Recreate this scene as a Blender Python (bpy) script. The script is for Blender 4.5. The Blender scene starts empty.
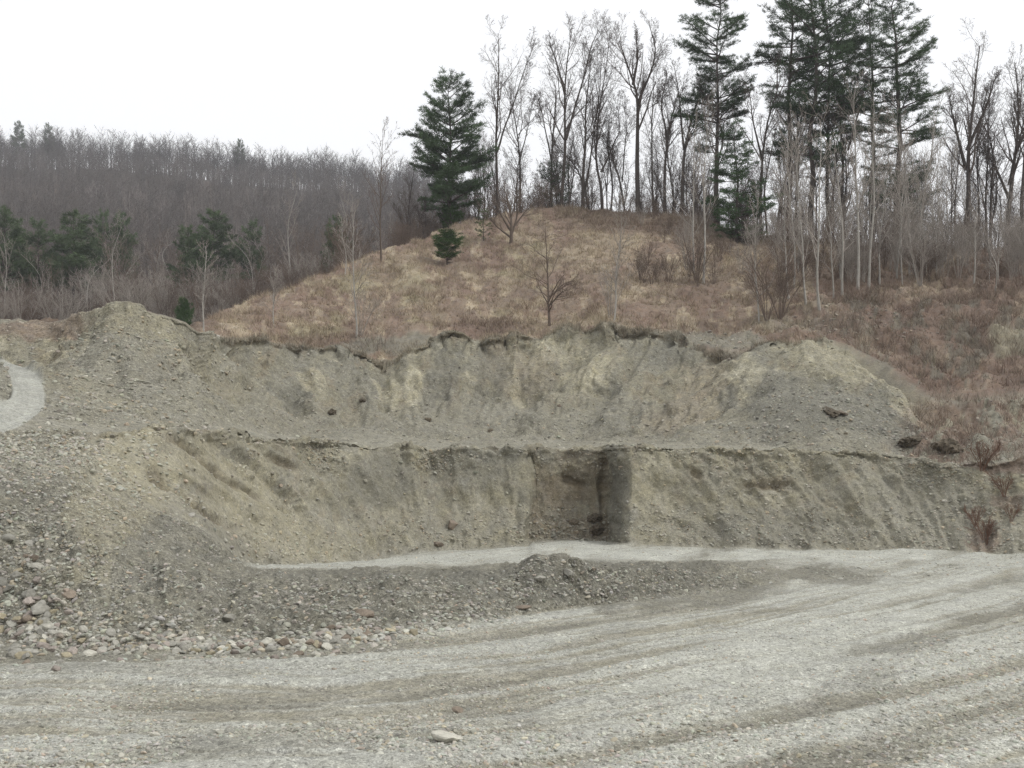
import bpy, math, random
import numpy as np
from mathutils import Vector

random.seed(7)
RNG = np.random.default_rng(11)
C = bpy.context.scene.collection

# ------------------------------------------------------------------ view geometry
F = 1050.0          # focal length in pixels
YH = 452.0          # horizon row
EYE = 1.7           # eye height over the ground at the photographer's feet


def P(u, y, d):
    return ((u - 512.0) / F * d, d, EYE + (YH - y) / F * d)


# ------------------------------------------------------------------ noise
_perm = np.random.default_rng(3).permutation(256)
_perm = np.concatenate([_perm, _perm, _perm])
_g = np.random.default_rng(5).normal(size=(256, 3))
_g /= np.linalg.norm(_g, axis=1)[:, None]


def noise(x, y, z=0.0):
    x, y, z = np.broadcast_arrays(np.asarray(x, float), np.asarray(y, float), np.asarray(z, float))
    xi = np.floor(x).astype(np.int64); yi = np.floor(y).astype(np.int64); zi = np.floor(z).astype(np.int64)
    xf = x - xi; yf = y - yi; zf = z - zi
    fx = xf * xf * xf * (xf * (xf * 6 - 15) + 10)
    fy = yf * yf * yf * (yf * (yf * 6 - 15) + 10)
    fz = zf * zf * zf * (zf * (zf * 6 - 15) + 10)
    xi &= 255; yi &= 255; zi &= 255

    def g(i, j, k):
        h = _perm[_perm[_perm[(xi + i) & 255] + ((yi + j) & 255)] + ((zi + k) & 255)]
        v = _g[h]
        return v[..., 0] * (xf - i) + v[..., 1] * (yf - j) + v[..., 2] * (zf - k)
    a = g(0, 0, 0) * (1 - fx) + g(1, 0, 0) * fx
    b = g(0, 1, 0) * (1 - fx) + g(1, 1, 0) * fx
    c = g(0, 0, 1) * (1 - fx) + g(1, 0, 1) * fx
    d = g(0, 1, 1) * (1 - fx) + g(1, 1, 1) * fx
    return 1.5 * ((a * (1 - fy) + b * fy) * (1 - fz) + (c * (1 - fy) + d * fy) * fz)


def fbm(x, y, z=0.0, o=4, gain=0.5):
    t = 0; a = 1.0; f = 1.0
    for _ in range(o):
        t = t + a * noise(x * f + 17.3 * _, y * f + 5.1 * _, z * f)
        a *= gain; f *= 2.03
    return t


def sst(a, b, x):
    t = np.clip((x - a) / (b - a), 0, 1)
    return t * t * (3 - 2 * t)


# ------------------------------------------------------------------ object helpers
def tag(o, label=None, cat=None, group=None, kind=None):
    if label: o['label'] = label
    if cat: o['category'] = cat
    if group: o['group'] = group
    if kind: o['kind'] = kind
    return o


def empty(name, loc, rz=0.0, label=None, cat=None, group=None):
    o = bpy.data.objects.new(name, None)
    o.empty_display_size = 0.5
    C.objects.link(o); o.location = loc; o.rotation_euler = (0, 0, rz)
    return tag(o, label, cat, group)


def mesh_np(name, V, faces, mat, n=4, col=None, smooth=False, parent=None, link=True):
    """faces: (k, n) int array."""
    me = bpy.data.meshes.new(name)
    V = np.ascontiguousarray(V, np.float32); faces = np.ascontiguousarray(faces, np.int32)
    me.vertices.add(len(V)); me.vertices.foreach_set('co', V.ravel())
    me.loops.add(faces.size); me.loops.foreach_set('vertex_index', faces.ravel())
    me.polygons.add(len(faces))
    me.polygons.foreach_set('loop_start', np.arange(0, faces.size, faces.shape[1], dtype=np.int32))
    if smooth:
        me.polygons.foreach_set('use_smooth', np.ones(len(faces), bool))
    else:
        me.polygons.foreach_set('use_smooth', np.zeros(len(faces), bool))
    me.update(calc_edges=True)
    if col is not None:
        at = me.color_attributes.new('Col', 'FLOAT_COLOR', 'POINT')
        c4 = np.ones((len(V), 4), np.float32); c4[:, :col.shape[1]] = col
        at.data.foreach_set('color', c4.ravel())
    if mat: me.materials.append(mat)
    if not link: return me
    o = bpy.data.objects.new(name, me); C.objects.link(o)
    if parent: o.parent = parent
    return o


def obj(name, me, parent=None, loc=None):
    o = bpy.data.objects.new(name, me); C.objects.link(o)
    if parent: o.parent = parent
    if loc is not None: o.location = loc
    return o


def copy_tree(o, parent=None):
    c = o.copy(); C.objects.link(c); c.parent = parent
    for ch in list(o.children): copy_tree(ch, c)
    return c


# ------------------------------------------------------------------ materials
def new_mat(name):
    m = bpy.data.materials.new(name); m.use_nodes = True
    nt = m.node_tree; nt.nodes.clear()
    out = nt.nodes.new('ShaderNodeOutputMaterial')
    b = nt.nodes.new('ShaderNodeBsdfPrincipled')
    b.inputs['Roughness'].default_value = 0.95
    b.inputs['Specular IOR Level'].default_value = 0.15
    nt.links.new(b.outputs[0], out.inputs['Surface'])
    return m, nt, b


def N(nt, t, **kw):
    n = nt.nodes.new(t)
    for k, v in kw.items():
        if k.startswith('i_'): n.inputs[k[2:].replace('_', ' ')].default_value = v
        else: setattr(n, k, v)
    return n


def mathn(nt, op, a, b=None):
    n = nt.nodes.new('ShaderNodeMath'); n.operation = op
    for i, v in enumerate((a, b)):
        if v is None: continue
        if isinstance(v, (int, float)): n.inputs[i].default_value = v
        else: nt.links.new(v, n.inputs[i])
    return n.outputs[0]


def remap(nt, sock, a, b, c, d):
    n = nt.nodes.new('ShaderNodeMapRange')
    nt.links.new(sock, n.inputs[0])
    for i, v in enumerate((a, b, c, d)): n.inputs[i + 1].default_value = v
    return n.outputs[0]


def mul_col(nt, col, fac):
    n = nt.nodes.new('ShaderNodeVectorMath'); n.operation = 'SCALE'
    nt.links.new(col, n.inputs[0]); nt.links.new(fac, n.inputs['Scale'])
    return n.outputs[0]


def terrain_mat(name, pebbles=1.0, fine=1.0, bump=0.6, psize=1.0):
    m, nt, b = new_mat(name)
    L = nt.links.new
    at = N(nt, 'ShaderNodeVertexColor', layer_name='Col')
    tc = N(nt, 'ShaderNodeTexCoord')
    o = tc.outputs['Object']
    n1 = N(nt, 'ShaderNodeTexNoise', i_Scale=0.9, i_Detail=8.0, i_Roughness=0.65); L(o, n1.inputs['Vector'])
    n2 = N(nt, 'ShaderNodeTexNoise', i_Scale=9.0, i_Detail=6.0, i_Roughness=0.7); L(o, n2.inputs['Vector'])
    n3 = N(nt, 'ShaderNodeTexNoise', i_Scale=45.0, i_Detail=3.0, i_Roughness=0.7); L(o, n3.inputs['Vector'])
    f = mathn(nt, 'MULTIPLY', remap(nt, n1.outputs[0], .25, .75, 1 - .16 * fine, 1 + .16 * fine),
              remap(nt, n2.outputs[0], .25, .75, 1 - .17 * fine, 1 + .17 * fine))
    f = mathn(nt, 'MULTIPLY', f, remap(nt, n3.outputs[0], .25, .75, 1 - .17 * fine, 1 + .17 * fine))
    h = mathn(nt, 'ADD', mathn(nt, 'MULTIPLY', n2.outputs[0], 0.05), mathn(nt, 'MULTIPLY', n3.outputs[0], 0.02))
    if pebbles > 0:
        for sc, wgt in ((9.0 / psize, .16), (24.0 / psize, .26), (60.0 / psize, .26)):
            v = N(nt, 'ShaderNodeTexVoronoi', i_Scale=sc); v.inputs['Randomness'].default_value = 1.0
            L(o, v.inputs['Vector'])
            sp = N(nt, 'ShaderNodeSeparateColor'); L(v.outputs['Color'], sp.inputs[0])
            # only some of the cells are stones, the rest is fines
            sel = remap(nt, sp.outputs[1], .45, .6, 0, 1)
            val = remap(nt, sp.outputs[0], 0, 1, -wgt, wgt)
            f = mathn(nt, 'MULTIPLY', f, mathn(nt, 'ADD', 1.0, mathn(nt, 'MULTIPLY', mathn(nt, 'MULTIPLY', sel, val), pebbles)))
            dome = mathn(nt, 'MULTIPLY', sel, remap(nt, v.outputs['Distance'], 0, .6, 1, 0))
            h = mathn(nt, 'ADD', h, mathn(nt, 'MULTIPLY', dome, .25 * pebbles / sc))
    # hue drift
    n4 = N(nt, 'ShaderNodeTexNoise', i_Scale=2.3, i_Detail=5.0, i_Roughness=0.7); L(o, n4.inputs['Vector'])
    hs = N(nt, 'ShaderNodeHueSaturation'); L(at.outputs[0], hs.inputs['Color'])
    L(remap(nt, n4.outputs[0], .3, .7, .8, 1.2), hs.inputs['Saturation'])
    L(mul_col(nt, hs.outputs[0], f), b.inputs['Base Color'])
    bp = N(nt, 'ShaderNodeBump', i_Strength=bump, i_Distance=1.0); L(h, bp.inputs['Height'])
    L(bp.outputs[0], b.inputs['Normal'])
    return m


def attr_mat(name, var=.25, scale=6.0, rough=.95, transl=0.0):
    m, nt, b = new_mat(name); L = nt.links.new
    at = N(nt, 'ShaderNodeVertexColor', layer_name='Col')
    tc = N(nt, 'ShaderNodeTexCoord')
    n = N(nt, 'ShaderNodeTexNoise', i_Scale=scale, i_Detail=4.0); L(tc.outputs['Object'], n.inputs['Vector'])
    L(mul_col(nt, at.outputs[0], remap(nt, n.outputs[0], .25, .75, 1 - var, 1 + var)), b.inputs['Base Color'])
    b.inputs['Roughness'].default_value = rough
    return m


def bark_mat(name, c1, c2, scale=3.0):
    m, nt, b = new_mat(name); L = nt.links.new
    tc = N(nt, 'ShaderNodeTexCoord')
    mp = N(nt, 'ShaderNodeMapping'); mp.inputs['Scale'].default_value = (4, 4, 1); L(tc.outputs['Object'], mp.inputs[0])
    n = N(nt, 'ShaderNodeTexNoise', i_Scale=scale, i_Detail=6.0, i_Roughness=.7); L(mp.outputs[0], n.inputs['Vector'])
    r = N(nt, 'ShaderNodeValToRGB'); L(n.outputs[0], r.inputs[0])
    r.color_ramp.elements[0].position = .3; r.color_ramp.elements[1].position = .7
    r.color_ramp.elements[0].color = (*c1, 1); r.color_ramp.elements[1].color = (*c2, 1)
    L(r.outputs[0], b.inputs['Base Color'])
    bp = N(nt, 'ShaderNodeBump', i_Strength=.5, i_Distance=.02); L(n.outputs[0], bp.inputs['Height']); L(bp.outputs[0], b.inputs['Normal'])
    return m


def rock_mat(name, c, var=.3):
    m, nt, b = new_mat(name); L = nt.links.new
    tc = N(nt, 'ShaderNodeTexCoord')
    n = N(nt, 'ShaderNodeTexNoise', i_Scale=2.5, i_Detail=8.0, i_Roughness=.7); L(tc.outputs['Object'], n.inputs['Vector'])
    inf = N(nt, 'ShaderNodeObjectInfo')
    col = N(nt, 'ShaderNodeRGB'); col.outputs[0].default_value = (*c, 1)
    f = mathn(nt, 'MULTIPLY', remap(nt, n.outputs[0], .25, .75, 1 - var, 1 + var), remap(nt, inf.outputs['Random'], 0, 1, .72, 1.25))
    L(mul_col(nt, col.outputs[0], f), b.inputs['Base Color'])
    bp = N(nt, 'ShaderNodeBump', i_Strength=.4, i_Distance=.05); L(n.outputs[0], bp.inputs['Height']); L(bp.outputs[0], b.inputs['Normal'])
    return m


M_GROUND = terrain_mat('gravel_floor', 1.5, 1.15, .7, .55)
M_BANK = terrain_mat('gravel_bank', 1.5, 1.1, .75, 1.1)
M_ROAD = terrain_mat('packed_gravel', 1.2, 1.2, .6, .8)
M_CLAY = terrain_mat('clay_cut', .9, 1.1, .7, 1.1)
M_SLOPE = terrain_mat('pit_slope', 1.1, 1.1, .7, 1.7)
M_HILL = terrain_mat('dry_turf', 0.35, 1.2, .6, 5.0)
M_WOODS = terrain_mat('leaf_litter', 0, .8, .3)
M_STONE = attr_mat('loose_stone', .25, 14)
M_GRASS = attr_mat('dry_grass', .15, 2)
M_NEEDLE = attr_mat('pine_needle', .2, 1.5, .7)
M_FARTREE = attr_mat('far_wood', .2, .05)
M_BARK_DARK = bark_mat('dark_bark', (.045, .036, .031), (.10, .084, .074))
M_TWIG_DARK = bark_mat('dark_twig', (.075, .058, .05), (.125, .10, .088))
M_BARK_PALE = bark_mat('pale_bark', (.23, .215, .19), (.41, .39, .355))
M_TWIG_PALE = bark_mat('pale_twig', (.22, .195, .17), (.34, .305, .27))
M_BARK_BROWN = bark_mat('brown_bark', (.085, .065, .05), (.15, .118, .095))
M_TWIG_BROWN = bark_mat('brown_twig', (.11, .082, .065), (.18, .14, .115))
M_TWIG_RED = bark_mat('russet_twig', (.12, .07, .05), (.20, .125, .09))

# ------------------------------------------------------------------ terrain: feature lines
ua = np.concatenate([np.linspace(-2600, -420, 30), np.arange(-400, -40, 6.0), np.arange(-40, 1064, 1.4),
                     np.arange(1066, 1430, 6.0), np.linspace(1440, 3600, 30)])
NU = len(ua)


def gd(y):            # distance of the pit floor seen at row y
    return 2.144 / ((y - YH) / F - .032)


def line(pts, sig=4.0, floor=False):
    p = np.array(pts, float)
    y = np.interp(ua, p[:, 0], p[:, 1])
    d = gd(y) if floor else np.interp(ua, p[:, 0], p[:, 2])
    if sig > 0:
        k = np.arange(-24, 25); w = np.exp(-.5 * (k / sig) ** 2); w /= w.sum()
        pad = lambda a: np.convolve(np.pad(a, 24, mode='edge'), w, mode='valid')
        y = pad(y); d = pad(d)
    return y, d


def zline(d, z):
    d = np.full(NU, float(d)); z = np.full(NU, float(z))
    return YH - z * F / d, d


j1 = fbm(ua * .045, 3.3, 0, 4)          # jitter for rims
j2 = fbm(ua * .02, 9.3, 0, 4)

T = line([(-400, 632), (0, 638), (60, 645), (120, 650), (250, 650), (320, 647), (400, 641), (450, 633), (500, 621), (560, 611),
          (620, 605), (680, 599), (740, 591), (800, 581), (900, 577), (1024, 574), (1400, 574)], 5, True)
T = (T[0] + j2 * 3, T[1])
T = (T[0], gd(T[0]))
B = line([(-400, 470, 17), (0, 505, 16.5), (60, 528, 16.3), (100, 548, 16.1), (150, 560, 16.2), (200, 569, 16.3), (250, 575, 16.4), (330, 578, 16.6), (400, 577, 16.9),
          (450, 578, 17.2), (495, 577, 17.8), (515, 571, 18.2), (537, 554, 18.6), (560, 556, 18.7), (585, 563, 19), (600, 566, 19.4), (650, 570, 20.6),
          (700, 569.5, 22.2), (760, 567, 24.6), (800, 568.5, 27.0), (900, 564, 28.9), (1024, 562, 29.9), (1400, 562, 29.9)], 4)
B = (B[0] + j1 * 2.5 * sst(840, 600, ua), B[1] + .5 * j2 * sst(840, 600, ua))
A = line([(-400, 460, 18), (0, 480, 17.4), (60, 500, 17.5), (100, 520, 17.6), (150, 537, 18.2), (200, 550, 18.9), (235, 565, 20.6), (260, 571, 24),
          (330, 572, 24.3), (400, 571, 24.6), (450, 571, 24.8), (540, 567, 26.2), (650, 566, 26.6), (800, 562, 29.5), (900, 558.5, 31), (1024, 558.5, 31), (1400, 558.5, 31)], 5)
Ff = line([(-400, 450, 19.8), (0, 462, 18.8), (60, 475, 19), (100, 490, 19.6), (150, 508, 20.4), (200, 528, 21.4), (235, 556, 23.2), (260, 566, 25.5), (300, 565, 28.5), (350, 562, 31.5), (400, 556, 33.6),
           (450, 549, 35), (500, 546.5, 35.4), (522, 545.5, 35.6), (529, 545, 35.7), (531, 541, 37.2), (560, 540.5, 37.7), (605, 540.5, 37.9), (609, 541.5, 37.6), (622, 543.5, 35.4), (630, 544, 35.1), (640, 545, 35.2),
           (700, 548, 35), (800, 550, 34.9), (900, 549, 34.8), (960, 551, 34), (1024, 555, 32.5), (1400, 570, 30)], .6)
W = line([(-400, 428, 20.6), (0, 432, 20.6), (60, 432, 22), (100, 434, 23.2), (150, 428, 24.6), (180, 428, 25.6), (215, 433, 27.5), (250, 437, 29.6), (300, 440, 32.3), (350, 443, 34.6), (400, 446, 36.3),
          (450, 446, 37), (500, 447, 37.4), (526, 447, 37.5), (530.5, 447, 38.6), (560, 448, 38.9), (605, 447, 39.0), (609, 446.5, 38.7), (622, 446, 37.0), (630, 446, 36.6), (640, 446, 36.8), (700, 448, 37.2), (800, 450, 37.6),
          (900, 455, 37.8), (930, 460, 37.4), (945, 467, 37), (960, 463, 37), (1024, 459, 36), (1400, 450, 34)], .6)
W = (W[0], W[1] + .25 * j2)
wf = sst(120, 260, ua)                      # where the lower bank is a real cut face
E = (W[0] + 6, W[1] - .14 - .3 * (1 - wf))
mfr = .45
Mm = (Ff[0] + (E[0] - Ff[0]) * mfr, Ff[1] + (E[1] - Ff[1]) * (mfr + .17 * wf))
alc = ((ua > 531) & (ua < 606)).astype(float)
Mm = (Mm[0], Mm[1] * (1 - alc) + alc * (Ff[1] + (E[1] - Ff[1]) * .85))
U = line([(-400, 400, 25), (0, 400, 24.5), (60, 412, 25.5), (100, 420, 27), (150, 421, 29), (200, 425, 31.5), (250, 431, 37), (300, 436, 43), (350, 439, 46.5), (400, 441, 48.5), (500, 441.5, 50), (600, 441.5, 49.5),
          (650, 442, 47), (700, 443.5, 44), (750, 445, 42), (800, 447, 41), (880, 451, 40.4), (930, 456, 40.6), (960, 458, 40.5), (1024, 452, 41), (1400, 445, 40)], 4)
Nn = (np.maximum(W[0] + 2.0, U[0] + 1.0) * wf + (1 - wf) * (W[0] * .7 + U[0] * .3), (np.maximum(W[1] * .75 + U[1] * .25, W[1] + .4)))
R = line([(-400, 330, 42), (-60, 322, 42), (0, 317.5, 42), (38, 318.5, 41), (50, 324, 40), (60, 319, 39), (90, 312, 38.5), (103, 307, 38), (117, 303.5, 38), (135, 303, 38), (143, 308, 38.4), (163, 313, 39), (183, 317, 40),
          (198, 330, 42), (206, 334, 45), (250, 338.5, 52), (300, 346, 55.5), (350, 356, 57.5), (385, 361, 58), (408, 351, 59), (440, 345, 59.8), (455, 342, 60), (478, 348, 60.4), (520, 339, 61), (560, 335.5, 61), (600, 327, 60.5),
          (615, 323.5, 60.3), (640, 328, 60.3), (680, 333, 60.5), (692, 346, 59), (712, 360, 57), (740, 356, 55), (768, 351, 53.6), (805, 343, 52.6), (820, 338.5, 52.5), (845, 343, 52.2), (870, 356, 51.5), (900, 380, 49.5), (930, 402, 47.5),
          (960, 410, 47), (1024, 400, 48), (1400, 370, 50)], 1.6)
k_ = np.arange(-24, 25); w_ = np.exp(-.5 * (k_ / 6.0) ** 2); w_ /= w_.sum()
Rs_ = np.convolve(np.pad(R[0], 24, mode='edge'), w_, mode='valid'); mk_ = sst(190, 178, ua)
R = (R[0] * (1 - mk_) + Rs_ * mk_, R[1])
rj = sst(205, 260, ua) * sst(880, 800, ua)
R = (R[0] + j2 * 1.5, R[1])
lQ = .44
Q = (U[0] + (R[0] - U[0]) * (.42 + .05 * j2), U[1] + (R[1] - U[1]) * (.62 + .14 * fbm(ua * .013, 2.2, 0, 2)))
Q2 = line([(600, 402, 55), (650, 404, 52.5), (700, 406, 49.2), (740, 393, 48.6), (770, 382, 48.4), (820, 378, 48), (860, 386, 47.2), (900, 415, 44.5), (930, 436, 42.6), (1024, 424, 44), (1400, 405, 44)], 3)
q = sst(610, 690, ua)
Q = (Q[0] * (1 - q) + Q2[0] * q, Q[1] * (1 - q) + Q2[1] * q)
H = line([(-400, 345, 46), (0, 330, 46), (90, 324, 42), (130, 314, 41), (165, 325, 43), (200, 333, 46), (206, 331, 47), (250, 334, 54.5), (300, 341, 58), (350, 351, 60), (385, 355, 60.5), (408, 347, 61), (440, 341, 62), (455, 338, 62), (478, 344, 62.5),
          (520, 335, 63), (560, 332, 63), (600, 323, 62.5), (615, 320, 62), (640, 324, 62.5), (680, 330, 63), (700, 333, 62), (730, 332, 61), (760, 336, 60), (800, 338.5, 57.5), (820, 337, 56), (845, 338, 56), (870, 344, 55.5), (900, 362, 54), (930, 378, 52.5), (1024, 365, 54), (1400, 330, 55)], 3)
K = line([(-400, 345, 62), (0, 338, 60), (130, 336, 60), (180, 332, 60), (205, 323, 62), (213, 316, 65), (250, 299, 70), (300, 283, 75), (340, 268, 79), (380, 251, 84), (420, 236, 90), (450, 227, 95), (500, 213, 99), (540, 208, 100),
          (600, 208, 100), (650, 211, 98), (700, 219, 95), (728, 226, 93), (740, 233, 90), (770, 232, 89), (800, 235, 89), (850, 241, 90), (900, 246, 90), (1024, 248, 90), (1400, 240, 90)], 6)
K = (K[0] + j1 * 1.5, K[1])
S = (H[0] * .50 + K[0] * .50 - 3 * sst(250, 420, ua), H[1] * .55 + K[1] * .45)
S2 = line([(700, 283, 76), (760, 290, 70), (800, 292, 67), (850, 289, 66), (900, 287, 66), (960, 284, 66), (1024, 284, 66), (1400, 280, 66)], 5)
q = sst(690, 790, ua)
S = (S[0] * (1 - q) + S2[0] * q, S[1] * (1 - q) + S2[1] * q)
kz = (YH - K[0]) / F * K[1]
X = (YH - (kz - 2.5) * F / (K[1] + 14), K[1] + 14)
V = line([(-400, 325, 130), (200, 322, 130), (300, 315, 130), (450, 300, 130), (700, 310, 130), (1400, 320, 130)], 8)
FF = line([(-400, 290, 235), (200, 290, 235), (350, 292, 235), (500, 320, 235), (1400, 350, 235)], 8)
FR = line([(-400, 150, 480), (-100, 163, 480), (0, 167, 480), (100, 171, 480), (180, 177, 480), (260, 186, 480), (340, 192, 480), (420, 203, 480), (480, 215, 480), (600, 270, 480), (800, 330, 480), (1400, 360, 480)], 10)
FR = (FR[0] + 2 * j2, FR[1])
FB = (FR[0] + 18, np.full(NU, 640.0))
FE = zline(4000, -60)

LINES = [zline(1.0, -1.79), zline(8.0, -2.40), T, B, A, Ff, Mm, E, W, Nn, U, Q, R, H, S, K, X, V, FF, FR, FB, FE]
ROWS = [36, 130, 84, 16, 44, 46, 46, 10, 8, 24, 56, 64, 12, 56, 70, 8, 10, 14, 34, 8, 10]
ds, zs, ss = [], [], []
for i, n in enumerate(ROWS):
    t = np.arange(n) / n
    (y0, d0), (y1, d1) = LINES[i], LINES[i + 1]
    z0 = (YH - y0) / F * d0; z1 = (YH - y1) / F * d1
    if i == 1: te = t ** 1.25
    else: te = t
    ds.append(d0[None] + (d1 - d0)[None] * te[:, None]); zs.append(z0[None] + (z1 - z0)[None] * te[:, None])
    ss.append(i + t)
ds.append(LINES[-1][1][None]); zs.append(((YH - LINES[-1][0]) / F * LINES[-1][1])[None]); ss.append(np.array([float(len(ROWS))]))
D = np.concatenate(ds); Z = np.concatenate(zs); S1 = np.concatenate(ss)
NR = len(S1)
SS = np.repeat(S1[:, None], NU, 1); UU = np.repeat(ua[None], NR, 0)


def blur_rows(a, sig):
    k = np.arange(-6, 7); w = np.exp(-.5 * (k / sig) ** 2); w /= w.sum()
    p = np.pad(a, ((6, 6), (0, 0)), mode='edge')
    return sum(w[i] * p[i:i + NR] for i in range(13))


Zb, Db = blur_rows(Z, 2.2), blur_rows(D, 2.2)
soft = np.ones_like(D)
soft *= 1 - .75 * np.exp(-((SS - 8) / .35) ** 2) - .7 * np.exp(-((SS - 12) / .3) ** 2) - .5 * np.exp(-((SS - 5) / .3) ** 2)
soft = np.clip(soft, 0, 1) * (SS > .5) * (SS < 16.5)
Z = Z * (1 - soft) + Zb * soft; D = D * (1 - soft) + Db * soft
wR = sst(11.72, 12, SS) * sst(12.7, 12, SS); wW = sst(7.2, 8, SS) * sst(9.2, 8, SS); wF = np.exp(-((SS - 5) / .25) ** 2)
jn = fbm(UU * .045, 3.3 + SS * .8, 0, 4)
D = D + .8 * jn * rj[None] * wR + .22 * jn * wW + .2 * jn * wF
Z = Z - (3.2 * jn * rj[None] * wR + 1.3 * jn * wW + 1.0 * jn * wF) / F * D
alc_w = np.exp(-((UU - 530) / 9) ** 2) + np.exp(-((UU - 618) / 14) ** 2)
UU = UU + 4 * fbm(SS * 1.1, UU * .002, 7.7, 3, .6) * alc_w * sst(5, 5.3, SS) * sst(8, 7.6, SS)
XX = (UU - 512) / F * D; YY = D; ZZ = Z + EYE
PXY = YH - Z / D * F                     # image row of the undisturbed ground


def normals(x, y, z):
    p = np.stack([x, y, z], -1)
    a = np.gradient(p, axis=1); b = np.gradient(p, axis=0)
    n = np.cross(a, b)
    n /= np.linalg.norm(n, axis=-1)[..., None] + 1e-9
    return n


Nrm = normals(XX, YY, ZZ)
# track coordinate over the pit floor: ruts sweep from the lower left up to the right
hh = .0062 * np.clip(UU - 300, 0, 2000) ** 1.5
tv = np.log(np.clip(PXY + np.clip(hh, 0, 120) - 500, 30, 2000))
zone_floor = sst(2.35, 1.9, SS)
zone_floor = np.maximum(zone_floor, sst(4.0, 4.3, SS) * sst(5.05, 4.9, SS) * sst(225, 260, UU))
zone_floor = np.maximum(zone_floor, sst(5.05, 4.9, SS) * sst(700, 820, UU))
zone_bank = np.clip(sst(1.9, 2.1, SS) * sst(5.3, 4.6, SS) - zone_floor, 0, 1)
zone_wall = sst(4.9, 5.15, SS) * sst(8.15, 7.95, SS)
zone_up = sst(8.6, 10, SS) * sst(12.2, 11.95, SS)
zone_hill = sst(12, 12.3, SS) * sst(16.5, 16, SS)
zone_far = sst(16, 17, SS)

ruts = fbm(tv * 9, UU * .0016, 1.7, 4, .62)
ruts2 = fbm(tv * 24, UU * .002, 5.7, 2)
ruts3 = fbm(tv * 70, UU * .003, 2.7, 2)
lat = UU * D.mean() / F
disp = zone_floor * (.055 * ruts + .022 * ruts2 + .010 * ruts3 * sst(35, 20, D) + .05 * fbm(XX * .35, YY * .35, 0, 3) + .016 * fbm(XX * 2.6, YY * 2.6, 0, 3, .6)) * sst(0.0, .9, SS)
disp += .012 * zone_floor * fbm(XX * 9, YY * 9, 0, 2) * sst(30, 12, D)
disp += zone_bank * (.14 * fbm(XX * .7, YY * .7, ZZ * .7, 3) + .07 * fbm(XX * 3, YY * 3, ZZ * 3, 3, .6) + .025 * noise(XX * 11, YY * 11, ZZ * 11))
# streaks follow the fall line, which swings round the bowls
k_up = np.interp(UU, [-400, 60, 140, 200, 250, 330, 450, 540, 620, 700, 780, 830, 880, 940, 1400], [-.5, -.6, 0, .7, .75, .6, .1, -.3, -.8, -1.3, -1.0, 0, .9, .8, .3])
us_up = UU - k_up * (PXY - 345)
k_lo = np.interp(UU, [-400, 40, 90, 150, 200, 260, 330, 420, 520, 640, 700, 800, 900, 1000, 1400], [-.2, -.6, -.6, .5, 1.1, 1.25, .9, .2, 0, .1, .6, .8, .7, .2, 0])
us_lo = UU - k_lo * (PXY - 445)
gl = fbm(us_lo * .022, SS * .55, 4.4, 4, .5); gl2 = fbm(us_lo * .09, SS * 1.3, 8.1, 3, .55)
gu = fbm(us_up * .020, SS * .9, 14.4, 4, .5); gu2 = fbm(us_up * .08, SS * 2.2, 18.1, 3, .55)
n3a = fbm(XX * .9, YY * .9, ZZ * 1.4, 4, .55)
patch_c = sst(.0, .5, fbm(XX * .35, YY * .35, ZZ * .5, 3) + .45 * sst(6.0, 7.4, SS) * zone_wall - .05)
near_alc = sst(505, 528, UU) * sst(660, 635, UU)


def seg(u0, y0, u1, y1, w):
    du, dy = u1 - u0, y1 - y0; L2 = du * du + dy * dy
    t = np.clip(((UU - u0) * du + (PXY - y0) * dy) / L2, 0, 1)
    return np.exp(-((np.hypot(UU - u0 - t * du, PXY - y0 - t * dy) + 2.5 * n3a) / w) ** 2) * np.sqrt(np.clip(4 * t * (1 - t), 0, 1) + .15)


crk = sum(seg(*q_) for q_ in [(165, 436, 205, 455, 4), (198, 452, 236, 488, 4), (235, 480, 262, 500, 3), (180, 492, 212, 514, 4), (208, 510, 238, 530, 3.5), (150, 468, 172, 490, 3), (270, 455, 300, 470, 3), (745, 484, 790, 488, 5), (690, 470, 702, 480, 3), (560, 478, 585, 486, 4), (604, 452, 602, 500, 2.5), (602, 495, 606, 541, 2.5)])
ledge = sum(seg(*q_) for q_ in [(640, 438, 660, 424, 3), (655, 425, 690, 408, 3), (700, 418, 730, 405, 3), (735, 410, 775, 384, 4), (775, 381, 860, 379, 3), (605, 440, 640, 436, 3), (280, 405, 312, 412, 3), (430, 400, 470, 408, 3)])
disp += zone_wall * (.30 * gl + .08 * gl2 + .20 * np.abs(n3a) * patch_c * (1 - .2 * near_alc) + .05 * fbm(XX * 4, YY * 4, ZZ * 4, 3, .6) * (.5 + .8 * patch_c) + .018 * noise(XX * 13, YY * 13, ZZ * 13) - .22 * crk) * (.55 + .45 * wf[None])
upm = zone_up
disp += upm * (.5 * fbm(XX * .22, YY * .22, ZZ * .22, 3) + (.70 * gu + .15 * gu2) * sst(10.0, 11.0, SS) * (.35 + .65 * sst(190, 260, UU)) + .38 * np.abs(fbm(XX * .8, YY * .8, ZZ * .8, 4, .55)) * patch_c + .05 * fbm(XX * 3, YY * 3, ZZ * 3, 3, .6) + .018 * noise(XX * 9, YY * 9, ZZ * 9) - .25 * ledge)
disp += zone_hill * (.35 * fbm(XX * .12, YY * .12, 0, 3) + .28 * fbm(XX * .6, YY * .6, 0, 3) + .09 * fbm(XX * 3, YY * 3, 0, 2)) * sst(12, 12.6, SS)
disp += zone_hill * sst(700, 800, UU) * (.35 * fbm(XX * .5, YY * .5, 0, 3) + .12 * fbm(XX * 2, YY * 2, 0, 3)) * sst(12, 12.6, SS)
rd = np.hypot((UU + 22) / 69, (PXY - 396) / 39) + .02 * noise(UU * .05, PXY * .05, 2)
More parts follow.
